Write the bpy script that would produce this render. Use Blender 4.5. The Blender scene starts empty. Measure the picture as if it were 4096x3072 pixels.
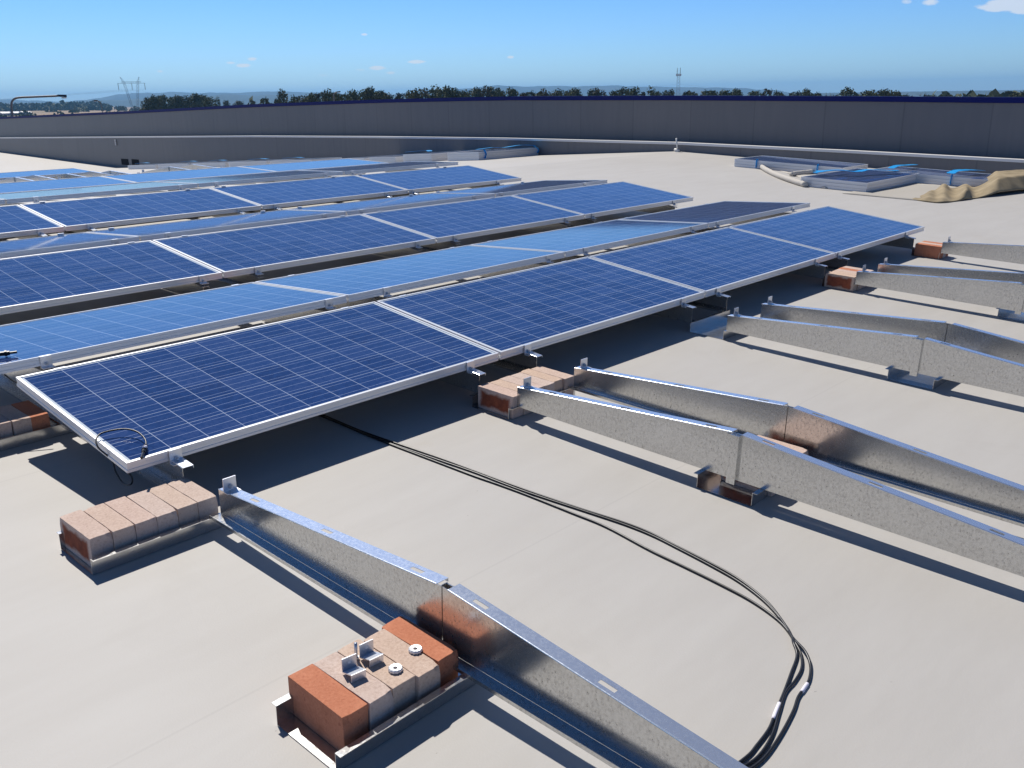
import bpy, bmesh, math, random
from mathutils import Matrix, Vector, Euler
random.seed(7)
R = math.radians
sc = bpy.context.scene
COL = sc.collection

# ------------------------------------------------------------------ camera, sky, sun, exposure
PITCH = R(2.5)                                   # slope of the roof about the row (x) axis
RX = Matrix.Rotation(PITCH, 4, 'X')
def cam_matrix():
    yaw, pit, roll = 0.7403, -0.3310, 0.0183
    f = Vector((math.cos(yaw)*math.cos(pit), math.sin(yaw)*math.cos(pit), math.sin(pit)))
    r = f.cross(Vector((0, 0, 1))).normalized(); u = r.cross(f)
    c, s = math.cos(roll), math.sin(roll)
    rr = c*r + s*u; uu = -s*r + c*u
    m = Matrix((rr, uu, -f)).transposed().to_4x4()
    return Matrix.Translation(Vector((-1.3223, -3.1553, 1.4490))) @ RX @ m
cam_d = bpy.data.cameras.new('camera')
cam_d.sensor_width = 36.0; cam_d.lens = 3696.8/4096*36.0
cam_d.clip_start = 0.05; cam_d.clip_end = 40000
cam = bpy.data.objects.new('camera', cam_d); COL.objects.link(cam)
cam.matrix_world = cam_matrix(); sc.camera = cam
CW = cam.matrix_world.translation.copy()

SUN = (RX.to_3x3() @ Vector((0.28, 0.82, 1.0))).normalized()
SKY_STRENGTH = 0.072
SUN_STRENGTH = 5.0
HAZE_TOP, HAZE_DENSITY = 128.0, 0.00010
sun_d = bpy.data.lights.new('sun', 'SUN'); sun_d.energy = SUN_STRENGTH; sun_d.angle = R(0.5)
sun_d.color = (1.0, 0.955, 0.89)
sun = bpy.data.objects.new('sun', sun_d); COL.objects.link(sun)
sun.matrix_world = Matrix.Translation((0, 20, 60)) @ SUN.to_track_quat('Z', 'Y').to_matrix().to_4x4()

W = bpy.data.worlds.new('World'); sc.world = W; W.use_nodes = True
wn, wl = W.node_tree.nodes, W.node_tree.links
wn.clear()
w_out = wn.new('ShaderNodeOutputWorld'); w_bg = wn.new('ShaderNodeBackground')
sky = wn.new('ShaderNodeTexSky'); sky.sky_type = 'NISHITA'; sky.sun_disc = False
sky.sun_elevation = math.asin(SUN.z); sky.sun_rotation = math.atan2(SUN.x, SUN.y)
sky.altitude = 100; sky.air_density = 1.0; sky.dust_density = 0.3; sky.ozone_density = 2.5
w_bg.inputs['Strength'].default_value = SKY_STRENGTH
wl.new(w_bg.outputs[0], w_out.inputs[0])
def wmath(op, a, b=None, c=None):
    n = wn.new('ShaderNodeMath'); n.operation = op
    for i, v in enumerate((a, b, c)):
        if v is None: continue
        if isinstance(v, (int, float)): n.inputs[i].default_value = v
        else: wl.new(v, n.inputs[i])
    return n.outputs[0]
def wdot(a, v):
    n = wn.new('ShaderNodeVectorMath'); n.operation = 'DOT_PRODUCT'; wl.new(a, n.inputs[0]); n.inputs[1].default_value = v
    return n.outputs['Value']
w_tc = wn.new('ShaderNodeTexCoord'); w_dir = w_tc.outputs['Generated']
w_no = wn.new('ShaderNodeTexNoise'); w_no.inputs['Scale'].default_value = 60; w_no.inputs['Detail'].default_value = 6
w_no.inputs['Roughness'].default_value = 0.62
w_map = wn.new('ShaderNodeMapping'); w_map.inputs['Scale'].default_value = (1, 1, 3.2)
wl.new(w_dir, w_map.inputs[0]); wl.new(w_map.outputs[0], w_no.inputs['Vector'])
cloud = None                                     # small fair-weather clouds, by direction (azimuth, elevation, half sizes in degrees)
for az, el, a, b, k in ((58.1, 1.90, .55, .16, .8), (57.6, 2.25, .38, .14, .6), (58.8, 2.05, .35, .10, .6), (50.6, 1.71, .80, .17, .95), (51.6, 1.62, .45, .11, .6), (49.8, 1.43, .40, .11, .6),
                        (48.3, 2.01, .78, .15, 1.0), (42.8, 2.21, .28, .12, .9), (51.2, 3.54, .26, .09, .7), (62.6, 1.63, .28, .11, .7), (53.7, 1.34, .5, .09, .45),
                        (15.9, 4.13, 2.0, .42, 1.0), (14.6, 3.95, 2.1, .40, .95), (19.9, 4.45, .55, .22, .75), (21.1, 4.55, .4, .18, .6)):
    az, el = R(az), R(el)
    t = (-math.sin(az), math.cos(az), 0)
    u = (-math.cos(az)*math.sin(el), -math.sin(az)*math.sin(el), math.cos(el))
    c = (math.cos(az)*math.cos(el), math.sin(az)*math.cos(el), math.sin(el))
    x = wmath('MULTIPLY', wdot(w_dir, t), 1/R(a)); y = wmath('MULTIPLY', wdot(w_dir, u), 1/R(b))
    d2 = wmath('ADD', wmath('MULTIPLY', x, x), wmath('MULTIPLY', y, y))
    front = wmath('GREATER_THAN', wdot(w_dir, c), 0.9)
    m = wmath('MULTIPLY', wmath('MAXIMUM', wmath('SUBTRACT', 1.0, d2), 0.0), front)
    dens = wmath('MULTIPLY', wmath('MAXIMUM', wmath('SUBTRACT', wmath('ADD', wmath('MULTIPLY', m, .55 if a < 2 else .95), w_no.outputs[0]), .72), 0.0), 3.0*k)
    cloud = dens if cloud is None else wmath('MAXIMUM', cloud, dens)
w_cl = wmath('MINIMUM', cloud, 0.7)
w_mix = wn.new('ShaderNodeMixRGB'); w_mix.inputs[2].default_value = (11.5, 11.8, 12.4, 1)
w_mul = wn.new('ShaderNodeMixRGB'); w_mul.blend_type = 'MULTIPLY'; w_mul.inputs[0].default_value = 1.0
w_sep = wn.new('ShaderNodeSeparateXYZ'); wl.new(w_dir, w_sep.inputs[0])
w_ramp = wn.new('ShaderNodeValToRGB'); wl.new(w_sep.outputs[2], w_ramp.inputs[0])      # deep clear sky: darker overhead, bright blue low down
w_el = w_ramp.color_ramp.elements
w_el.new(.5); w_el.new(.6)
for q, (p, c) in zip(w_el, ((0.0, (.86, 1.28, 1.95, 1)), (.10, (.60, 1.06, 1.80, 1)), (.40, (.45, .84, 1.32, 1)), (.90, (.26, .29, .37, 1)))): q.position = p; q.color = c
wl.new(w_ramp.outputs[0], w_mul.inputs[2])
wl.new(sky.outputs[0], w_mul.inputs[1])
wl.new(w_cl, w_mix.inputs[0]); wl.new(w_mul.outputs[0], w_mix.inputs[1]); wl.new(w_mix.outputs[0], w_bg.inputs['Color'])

sc.view_settings.view_transform = 'Standard'; sc.view_settings.look = 'None'
sc.view_settings.gamma = 1.0; sc.view_settings.exposure = 0.0
sc.render.engine = 'CYCLES'

# ------------------------------------------------------------------ terrain of the roof (world z as a function of y)
YR = 7.6; ZR = YR*math.tan(PITCH)
YV = 32.6; ZV = -0.94
SF = (ZV-ZR)/(YV-YR); S3 = 0.0197
def zroof(y):
    if y < YR: return y*math.tan(PITCH)
    if y < YV: return ZR + SF*(y-YR)
    return ZV + S3*(y-YV)
NEAR = RX.copy()                                                     # roof frame of the near slope
FAR = Matrix.Translation((0, YR, ZR)) @ Matrix.Rotation(math.atan(SF), 4, 'X')   # y measured from the ridge

# ------------------------------------------------------------------ helpers
class MB:
    """collects faces, builds ONE mesh object"""
    def __init__(s): s.v = []; s.f = []; s.uv = {}
    def add(s, vs, fs):
        o = len(s.v); s.v += [tuple(p) for p in vs]; s.f += [tuple(i+o for i in q) for q in fs]
    def box(s, x0, x1, y0, y1, z0, z1):
        s.add([(x0,y0,z0),(x1,y0,z0),(x1,y1,z0),(x0,y1,z0),(x0,y0,z1),(x1,y0,z1),(x1,y1,z1),(x0,y1,z1)],
              [(3,2,1,0),(4,5,6,7),(0,1,5,4),(1,2,6,5),(2,3,7,6),(3,0,4,7)])
    def hexa(s, p):                                                   # 8 corners, bottom loop then top loop
        s.add(p, [(3,2,1,0),(4,5,6,7),(0,1,5,4),(1,2,6,5),(2,3,7,6),(3,0,4,7)])
    def prism_x(s, poly, x0, x1):                                     # polygon in (y,z), counter-clockwise seen from +x
        n = len(poly)
        s.add([(x0,)+tuple(p) for p in poly]+[(x1,)+tuple(p) for p in poly],
              [tuple(range(n-1,-1,-1)), tuple(range(n,2*n))]+[(i,(i+1)%n,n+(i+1)%n,n+i) for i in range(n)])
    def bar(s, a, b, r, n=6, r2=None):
        a, b = Vector(a), Vector(b); d = (b-a).normalized(); r2 = r if r2 is None else r2
        e = d.orthogonal().normalized(); g = d.cross(e)
        vs = []
        for p, q in ((a, r), (b, r2)):
            for i in range(n):
                t = 2*math.pi*i/n; vs.append(p+e*(q*math.cos(t))+g*(q*math.sin(t)))
        s.add(vs, [tuple(range(n-1,-1,-1)), tuple(range(n,2*n))]+[(i,(i+1)%n,n+(i+1)%n,n+i) for i in range(n)])
    def tube(s, pts, r, n=8, closed=False):
        pts = [Vector(p) for p in pts]; N = len(pts); vs = []; e = None
        for i, p in enumerate(pts):
            d = (pts[min(i+1,N-1)]-pts[max(i-1,0)]).normalized()
            e = d.orthogonal().normalized() if e is None else (e-d*e.dot(d)).normalized()
            g = d.cross(e)
            for k in range(n):
                t = 2*math.pi*k/n; vs.append(p+e*(r*math.cos(t))+g*(r*math.sin(t)))
        fs = [(i*n+k, i*n+(k+1)%n, (i+1)*n+(k+1)%n, (i+1)*n+k) for i in range(N-1) for k in range(n)]
        s.add(vs, fs+[tuple(range(n-1,-1,-1)), tuple(range((N-1)*n, N*n))])
    def mesh(s, name):
        me = bpy.data.meshes.new(name); me.from_pydata(s.v, [], s.f); me.update(); return me
    def build(s, name, mat, parent=None, smooth=False, M=None):
        return link(name, s.mesh(name), mat, parent, smooth, M)
def link(name, me, mat, parent=None, smooth=False, M=None):
    o = bpy.data.objects.new(name, me); COL.objects.link(o)
    for m in (mat if isinstance(mat, (list, tuple)) else [mat]):
        if m and m.name not in [q.name for q in me.materials if q]: me.materials.append(m)
    if smooth:
        for p in me.polygons: p.use_smooth = True
    if parent: o.parent = parent
    if M is not None: o.matrix_world = M
    return o
def tag(o, label=None, cat=None, group=None, kind=None):
    if label: o['label'] = label
    if cat: o['category'] = cat
    if group: o['group'] = group
    if kind: o['kind'] = kind
    elif label:
        o['kind'] = 'thing'
        BADL.append(label) if not 4 <= len(label.split()) <= 16 else None
    return o
def thing(name, M, label, cat, group=None):
    o = bpy.data.objects.new(name, None); COL.objects.link(o); o.empty_display_size = .05
    o.matrix_world = M
    return tag(o, label, cat, group)
def copy_tree(src, M, label, group=None):
    kids = [k for k in KIDS.get(src, [])]
    r = src.copy(); COL.objects.link(r); r.matrix_world = M; r['label'] = label
    BADL.append(label) if not 4 <= len(label.split()) <= 16 else None
    if group: r['group'] = group
    KIDS[r] = []
    for k in kids:
        c = k.copy(); COL.objects.link(c); c.parent = r; KIDS[r].append(c); KIDS[c] = []
        for g in KIDS.get(k, []):
            d = g.copy(); COL.objects.link(d); d.parent = c; KIDS[c].append(d)
    return r
KIDS = {}; BADL = []
def kid(parent, o):
    KIDS.setdefault(parent, []).append(o); KIDS.setdefault(o, []); return o
def T(x, y, z): return Matrix.Translation((x, y, z))
def pix_ray(px, py):                                                  # direction of a photo pixel, only used to survey positions
    d = Vector(((px-2048)/3696.8, -(py-1536)/3696.8, -1.0)); return (cam.matrix_world.to_3x3() @ d)
NI = NEAR.inverted()
def survey(px, py, h=0.0):                                            # near-slope roof coordinates of a point at height h over the roof
    o = NI @ CW; d = NI.to_3x3() @ pix_ray(px, py); t = (h-o.z)/d.z; return o+d*t
def smoothline(pts, n=6):                                             # Catmull-Rom
    P = [Vector(p) for p in pts]; out = []
    for i in range(len(P)-1):
        a, b, c, d = P[max(i-1,0)], P[i], P[i+1], P[min(i+2,len(P)-1)]
        for k in range(n):
            t = k/n
            out.append(.5*((2*b)+(c-a)*t+(2*a-5*b+4*c-d)*t*t+(3*b-a-3*c+d)*t*t*t))
    return out+[P[-1]]

# ------------------------------------------------------------------ materials
class Mat:
    def __init__(s, name):
        s.m = bpy.data.materials.new(name); s.m.use_nodes = True; s.n = s.m.node_tree.nodes; s.l = s.m.node_tree.links
        s.b = s.n['Principled BSDF']; s.tc = s.n.new('ShaderNodeTexCoord')
    def put(s, sock, v):
        i = s.b.inputs[sock]
        if isinstance(v, bpy.types.NodeSocket): s.l.new(v, i)
        else: i.default_value = (tuple(v)+(1,))[:4] if isinstance(v, (tuple, list)) else v
        return s
    def math(s, op, a, b=None, c=None, clamp=False):
        n = s.n.new('ShaderNodeMath'); n.operation = op; n.use_clamp = clamp
        for i, v in enumerate((a, b, c)):
            if v is None: continue
            if isinstance(v, (int, float)): n.inputs[i].default_value = v
            else: s.l.new(v, n.inputs[i])
        return n.outputs[0]
    def map(s, coord, scale=(1,1,1), rot=(0,0,0), loc=(0,0,0)):
        n = s.n.new('ShaderNodeMapping'); n.inputs['Scale'].default_value = scale; n.inputs['Rotation'].default_value = rot; n.inputs['Location'].default_value = loc
        s.l.new(coord, n.inputs[0]); return n.outputs[0]
    def noise(s, vec, scale, detail=4, rough=.55, dist=0.0, out=0):
        n = s.n.new('ShaderNodeTexNoise'); n.inputs['Scale'].default_value = scale; n.inputs['Detail'].default_value = detail
        n.inputs['Roughness'].default_value = rough; n.inputs['Distortion'].default_value = dist
        if vec is not None: s.l.new(vec, n.inputs['Vector'])
        return n.outputs[out]
    def voro(s, vec, scale, out='Color', feature='F1'):
        n = s.n.new('ShaderNodeTexVoronoi'); n.feature = feature; n.inputs['Scale'].default_value = scale; s.l.new(vec, n.inputs['Vector']); return n.outputs[out]
    def ramp(s, fac, stops):
        n = s.n.new('ShaderNodeValToRGB'); e = n.color_ramp.elements
        while len(e) < len(stops): e.new(0.5)
        for q, (p, c) in zip(e, stops): q.position = p; q.color = (tuple(c)+(1,))[:4] if not isinstance(c, (int, float)) else (c, c, c, 1)
        s.l.new(fac, n.inputs[0]); return n.outputs[0]
    def mix(s, fac, a, b, mode='MIX'):
        n = s.n.new('ShaderNodeMixRGB'); n.blend_type = mode
        for i, v in enumerate((fac, a, b)):
            if isinstance(v, (int, float)): n.inputs[i].default_value = v if i == 0 else (v, v, v, 1)
            elif isinstance(v, tuple): n.inputs[i].default_value = (v+(1,))[:4]
            else: s.l.new(v, n.inputs[i])
        return n.outputs[0]
    def bump(s, h, strength=.2, dist=.01):
        n = s.n.new('ShaderNodeBump'); n.inputs['Strength'].default_value = strength; n.inputs['Distance'].default_value = dist
        s.l.new(h, n.inputs['Height']); s.l.new(n.outputs[0], s.b.inputs['Normal']); return s
    def sep(s, v):
        n = s.n.new('ShaderNodeSeparateXYZ'); s.l.new(v, n.inputs[0]); return n.outputs
    def rnd(s): return s.n.new('ShaderNodeObjectInfo').outputs['Random']
def simple(name, col, rough=.5, metal=0.0, spec=.5):
    return Mat(name).put('Base Color', col).put('Roughness', rough).put('Metallic', metal).put('Specular IOR Level', spec).m

def m_membrane():
    k = Mat('roof_membrane'); g = k.tc.outputs['Object']
    a = k.noise(g, 0.35, 5, .6); b = k.noise(k.map(g, (1, 5, 1), (0, 0, .5)), 1.1, 5, .6); c = k.noise(g, 160, 2)
    col = k.ramp(a, [(.3, (.436, .413, .378)), (.7, (.478, .457, .424))])
    col = k.mix(.35, col, k.ramp(b, [(.35, (.420, .397, .364)), (.65, (.488, .468, .437))]))
    sp = k.noise(g, 75, 1, .4); dk = k.math('GREATER_THAN', sp, .845)
    tan = k.ramp(k.noise(g, 2.3, 3, .5), [(.66, 0), (.80, .22)])
    col = k.mix(tan, col, (.42, .36, .27))
    col = k.mix(k.math('MULTIPLY', dk, .55), col, (.16, .14, .12))
    # lapped seams of the membrane rolls, across the slope
    y = k.sep(g)[1]
    fr = k.math('FRACT', k.math('MULTIPLY', k.math('ADD', y, 40.55), 1/1.83))
    seam = k.math('LESS_THAN', k.math('ABSOLUTE', k.math('SUBTRACT', fr, .5)), .0022)
    col = k.mix(k.math('MULTIPLY', seam, .10), col, (.2, .19, .18))
    hf = k.math('ADD', k.math('MULTIPLY', c, .12), k.math('MULTIPLY', k.noise(k.map(g, (1, 2.2, 1), (0, 0, .6)), 2.2, 3), 1.0))
    sm = k.ramp(k.noise(k.map(g, (1.0, .45, 1), (0, 0, .9)), 1.7, 6, .68, .6), [(.58, 0), (.76, .24)])
    col = k.mix(sm, col, (.36, .335, .30))
    lt = k.ramp(k.noise(k.map(g, (.5, 1.6, 1), (0, 0, -.4)), 3.1, 5, .7, 1.0), [(.60, 0), (.78, .28)])
    col = k.mix(lt, col, (.50, .485, .46))
    k.put('Base Color', col).put('Roughness', .62).put('Specular IOR Level', .35).bump(hf, .25, .012)
    return k.m
def m_galv(name, lo, hi, r0, r1, scale=85, metal=.93):
    k = Mat(name); g = k.tc.outputs['Object']
    v = k.sep(k.voro(g, scale, 'Color'))[0]
    n = k.noise(k.map(g, (1, 1, .55)), scale*.75, 3, .75); n2 = k.noise(g, scale*2.2, 3, .65); big = k.noise(g, 5, 3)
    f = k.math('ADD', k.math('MULTIPLY', v, .14), k.math('ADD', k.math('MULTIPLY', n, .50), k.math('ADD', k.math('MULTIPLY', n2, .24), k.math('MULTIPLY', big, .12))))
    col = k.ramp(f, [(.38, lo), (.47, tuple(.35*p+.65*q for p, q in zip(lo, hi))), (.60, hi)])
    k.put('Base Color', col).put('Metallic', metal).put('Roughness', k.ramp(f, [(.38, r1), (.58, r0)]))
    k.bump(n2, .05, .002)
    return k.m
def m_cells():
    k = Mat('solar_cells'); uv = k.tc.outputs['UV']; u, v, _ = k.sep(uv)
    P = .159
    fu = k.math('MULTIPLY', k.math('ADD', u, -.0145+.0015), 1/P); fv = k.math('MULTIPLY', k.math('ADD', v, -.0095+.0015), 1/P)
    def edge(fr, half): return k.math('GREATER_THAN', k.math('ABSOLUTE', k.math('SUBTRACT', fr, .5)), .5-half)
    iu, iv = k.math('FRACT', fu), k.math('FRACT', fv)
    gap = k.math('MAXIMUM', edge(iu, .0098), edge(iv, .0088))
    out = k.math('MAXIMUM', k.math('MAXIMUM', k.math('LESS_THAN', u, .0135), k.math('GREATER_THAN', u, 1.9205)),
                 k.math('MAXIMUM', k.math('LESS_THAN', v, .009), k.math('GREATER_THAN', v, .961)))
    bus = None
    for p in (.17, .5, .83):
        q = k.math('LESS_THAN', k.math('ABSOLUTE', k.math('SUBTRACT', iv, p)), .0062); bus = q if bus is None else k.math('MAXIMUM', bus, q)
    cmb = k.n.new('ShaderNodeCombineXYZ'); k.l.new(k.math('FLOOR', fu), cmb.inputs[0]); k.l.new(k.math('FLOOR', fv), cmb.inputs[1]); k.l.new(k.math('MULTIPLY', k.rnd(), 40), cmb.inputs[2])
    wn_ = k.n.new('ShaderNodeTexWhiteNoise'); k.l.new(cmb.outputs[0], wn_.inputs['Vector'])
    mp = k.map(uv, (1, 1, 1)); cr = k.sep(k.voro(mp, 75, 'Color'))[0]
    f = k.math('ADD', k.math('MULTIPLY', wn_.outputs['Value'], .55), k.math('MULTIPLY', cr, .45))
    cell = k.ramp(f, [(.08, (.009, .026, .108)), (.5, (.013, .040, .150)), (.92, (.030, .058, .175))])
    col = k.mix(bus, cell, (.27, .33, .50))
    col = k.mix(gap, col, (.36, .42, .55))
    col = k.mix(out, col, (.62, .68, .72))
    dust = k.ramp(k.noise(uv, 3.5, 5, .6), [(.5, 0), (.9, .03)])
    col = k.mix(dust, col, (.45, .43, .42))
    k.put('Sheen Weight', .10).put('Sheen Roughness', .35).put('Sheen Tint', (.9, .95, 1.0))
    k.put('Base Color', col).put('Roughness', .5).put('Specular IOR Level', .0).put('Coat Weight', 1.0).put('Coat IOR', 1.40)
    k.put('Coat Roughness', k.ramp(k.noise(uv, 6, 4), [(.3, .045), (.8, .07)]))
    return k.m
def m_brick(name, red):
    k = Mat(name); g = k.tc.outputs['Object']; r = k.rnd()
    a = k.noise(g, 120, 4, .7); b = k.noise(g, 14, 4, .6)
    gn = k.sep(k.n.new('ShaderNodeNewGeometry').outputs['Normal'])
    if red:
        col = k.ramp(k.math('ADD', k.math('MULTIPLY', a, .55), k.math('MULTIPLY', b, .45)), [(.35, (.45, .16, .085)), (.65, (.60, .245, .14))])
        spot = k.ramp(k.noise(g, 55, 2), [(.62, 0), (.72, .5)]); col = k.mix(spot, col, (.30, .08, .04))
    else:
        base = k.ramp(k.math('ADD', k.math('MULTIPLY', a, .7), k.math('MULTIPLY', b, .3)), [(.34, (.475, .36, .30)), (.5, (.59, .47, .40)), (.66, (.65, .54, .475))])
        warm = k.ramp(r, [(.0, (1.0, .93, .90)), (.35, (1.0, 1.0, 1.0)), (.6, (1.0, .92, .80)), (1.0, (1.0, .96, .95))])
        col = k.mix(1.0, base, warm, 'MULTIPLY')
        # big faces of these bricks show their red body with a pale burnt rim
        x, y, z = k.sep(g)
        nx = k.math('GREATER_THAN', k.math('ABSOLUTE', k.sep(k.tc.outputs['Normal'])[0]), .8)
        dy = k.math('SUBTRACT', .107, k.math('ABSOLUTE', y)); dz = k.math('SUBTRACT', .052, k.math('ABSOLUTE', k.math('SUBTRACT', z, .055)))
        e = k.math('ADD', k.math('MINIMUM', dy, dz), k.math('MULTIPLY', k.math('SUBTRACT', b, .5), .055))
        core = k.math('MULTIPLY', k.ramp(e, [(.008, 0), (.022, 1)]), nx)
        col = k.mix(core, col, k.ramp(b, [(.35, (.17, .05, .03)), (.65, (.34, .10, .05))]))
    dark = k.ramp(k.noise(g, 260, 2), [(.62, 0), (.72, .25)]); col = k.mix(dark, col, (.18, .11, .08))
    k.put('Base Color', col).put('Roughness', .9).put('Specular IOR Level', .2)
    k.bump(k.math('ADD', k.noise(g, 300, 3, .7), k.math('MULTIPLY', a, .8)), .35, .003)
    return k.m
def m_cladding():
    k = Mat('wall_cladding'); g = k.tc.outputs['Object']; y = k.sep(g)[1]
    fr = k.math('FRACT', k.math('MULTIPLY', k.math('ADD', y, 100.62), 1/1.448))
    d = k.math('ABSOLUTE', k.math('SUBTRACT', fr, .5))
    seam = k.math('LESS_THAN', d, .008)
    idx = k.math('FLOOR', k.math('ADD', k.math('MULTIPLY', k.math('ADD', y, 100.62), 1/1.448), .5))
    wn_ = k.n.new('ShaderNodeTexWhiteNoise'); wn_.noise_dimensions = '1D'; k.l.new(idx, wn_.inputs['W'])
    base = k.mix(wn_.outputs['Value'], (.163, .159, .165), (.176, .171, .175))
    st = k.noise(k.map(g, (1, 6, .6)), 1.5, 4); base = k.mix(k.ramp(st, [(.4, 0), (.8, .35)]), base, (.115, .118, .13))
    col = k.mix(k.math('MULTIPLY', seam, .28), base, (.06, .062, .07))
    k.put('Base Color', col).put('Roughness', .38).put('Specular IOR Level', .4).bump(k.math('SUBTRACT', 1.0, seam), .4, .006)
    return k.m
def m_leaf(name, a, b):
    k = Mat(name); n = k.noise(k.tc.outputs['Object'], 1.2, 4)
    r = k.rnd()
    c = k.mix(k.ramp(n, [(.35, 0), (.65, 1)]), a, b)
    c = k.mix(k.math('MULTIPLY', r, .5), c, (.075, .07, .028))
    k.put('Base Color', c).put('Roughness', .75).put('Specular IOR Level', .2); return k.m
def m_ground():
    k = Mat('dry_plain'); g = k.tc.outputs['Object']
    a = k.noise(g, .004, 6, .65); b = k.noise(g, .02, 5, .6)
    col = k.ramp(a, [(.35, (.20, .14, .08)), (.5, (.33, .22, .13)), (.62, (.15, .13, .06)), (.75, (.38, .25, .16))])
    col = k.mix(.5, col, k.ramp(b, [(.4, (.16, .13, .06)), (.6, (.36, .24, .15))]))
    k.put('Base Color', col).put('Roughness', .95); return k.m
def m_hills():
    k = Mat('forested_hills'); g = k.tc.outputs['Object']; a = k.noise(g, .002, 6, .6)
    k.put('Base Color', k.ramp(a, [(.35, (.035, .05, .03)), (.65, (.07, .08, .045))])).put('Roughness', 1.0); return k.m
def m_cloth():
    k = Mat('geotextile'); g = k.tc.outputs['Object']
    n = k.noise(g, 4, 5, .6)
    k.put('Base Color', k.ramp(n, [(.35, (.235, .185, .11)), (.65, (.36, .285, .175))])).put('Roughness', .95).bump(k.noise(g, 90, 3), .4, .004); return k.m

M_ROOF = m_membrane()
M_GALV = m_galv('galvanised_steel', (.47, .465, .455), (.655, .66, .655), .17, .28, 150)
M_GALV_TOP = m_galv('galvanised_sky_tinted', (.68, .72, .78), (.73, .77, .83), .22, .28, 150, .80)  # web's steel again, paler and bluer: sky reflection put into the colour
M_TRAY = m_galv('galvanised_tray', (.49, .49, .49), (.57, .57, .57), .20, .27, 60)
M_CELL = m_cells()
M_FRAME = Mat('anodised_frame').put('Base Color', (.74, .74, .75)).put('Metallic', .35).put('Roughness', .38).m
M_BACK = simple('back_sheet', (.42, .42, .42), .6)
M_CLIP = Mat('clip_alloy').put('Base Color', (.68, .70, .74)).put('Metallic', .75).put('Roughness', .36).m
M_BOLT = simple('bolt_steel', (.55, .56, .58), .35, .6)
M_BRICK = m_brick('pale_brick', False); M_RED = m_brick('red_brick', True)
M_RUB = Mat('black_rubber').put('Base Color', (.012, .012, .013)).put('Roughness', .38).m
M_SLEEVE = simple('white_sleeve', (.80, .76, .84), .5)
M_CLAD = m_cladding()
M_WHITE = simple('white_flashing', (.74, .72, .70), .5)
M_NAVY = Mat('navy_capping').put('Base Color', (.004, .009, .115)).put('Roughness', .5).put('Specular IOR Level', .2).m
M_DARK = simple('opening_shade', (.012, .012, .014), .9)
M_LEAF = [m_leaf('gum_leaves', (.066, .086, .038), (.135, .155, .070)), m_leaf('dark_leaves', (.055, .074, .034), (.112, .130, .060)), m_leaf('dry_leaves', (.055, .056, .026), (.10, .09, .045))]
M_BARK = simple('bark', (.16, .13, .10), .9)
M_GROUND = m_ground(); M_HILL = m_hills()
M_LATT = simple('lattice_steel', (.20, .22, .25), .6, .3)
M_LATT_RED = simple('red_lattice', (.30, .10, .07), .6, .2)
M_POLE = simple('lamp_pole', (.22, .22, .22), .6, .2)
M_LAMP = simple('lamp_head', (.05, .05, .055), .5)
M_LENS = simple('lamp_lens', (.6, .6, .58), .3)
M_STRAP = Mat('blue_wrap').put('Base Color', (.015, .36, .80)).put('Roughness', .35).m
M_PALE = simple('pale_cloth', (.52, .48, .42), .9)
M_CLOTH = m_cloth()
M_PVC = simple('white_pvc', (.72, .70, .66), .45)
M_SHED = simple('shed_wall', (.45, .42, .40), .8); M_SHEDROOF = simple('shed_roof', (.8, .8, .8), .5)

# ------------------------------------------------------------------ roof (ground under everything) and far land
mb = MB(); ys = [-30, YR, YV, 80]; X0, X1 = -12, 15.3
for i in range(3):
    y0, y1 = ys[i], ys[i+1]
    n = len(mb.v)
    mb.add([(X0, y0, zroof(y0)), (X1, y0, zroof(y0)), (X1, y1, zroof(y1)), (X0, y1, zroof(y1))], [(0, 1, 2, 3)])
for i in range(3):                                                     # outer edge of the roof towards the street
    y0, y1 = ys[i], ys[i+1]
    mb.add([(X0, y0, zroof(y0)), (X0, y1, zroof(y1)), (X0, y1, -10.0), (X0, y0, -10.0)], [(0, 1, 2, 3)])
tag(mb.build('roof', M_ROOF), kind='structure')

GZ = -10.0
mb = MB(); N = 48; ring = [0, 60, 200, 600, 1500, 4000, 14000]
vs = [(0, 0, GZ)]
for r in ring[1:]:
    for i in range(N):
        a = 2*math.pi*i/N; deg = math.degrees(a); deg = deg-360 if deg > 180 else deg
        dip = max(0, min(1, (62-deg)/8))*max(0, min(1, (deg+40)/20)); vs.append((r*math.cos(a), r*math.sin(a), GZ-dip*max(0, r-300)*.022))
fs = [(0, 1+i, 1+(i+1) % N) for i in range(N)]
for k in range(len(ring)-2):
    for i in range(N):
        a, b = 1+k*N+i, 1+k*N+(i+1) % N; fs.append((a, a+N, b+N, b))
mb.add(vs, fs); tag(mb.build('ground', M_GROUND), kind='structure')

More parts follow.
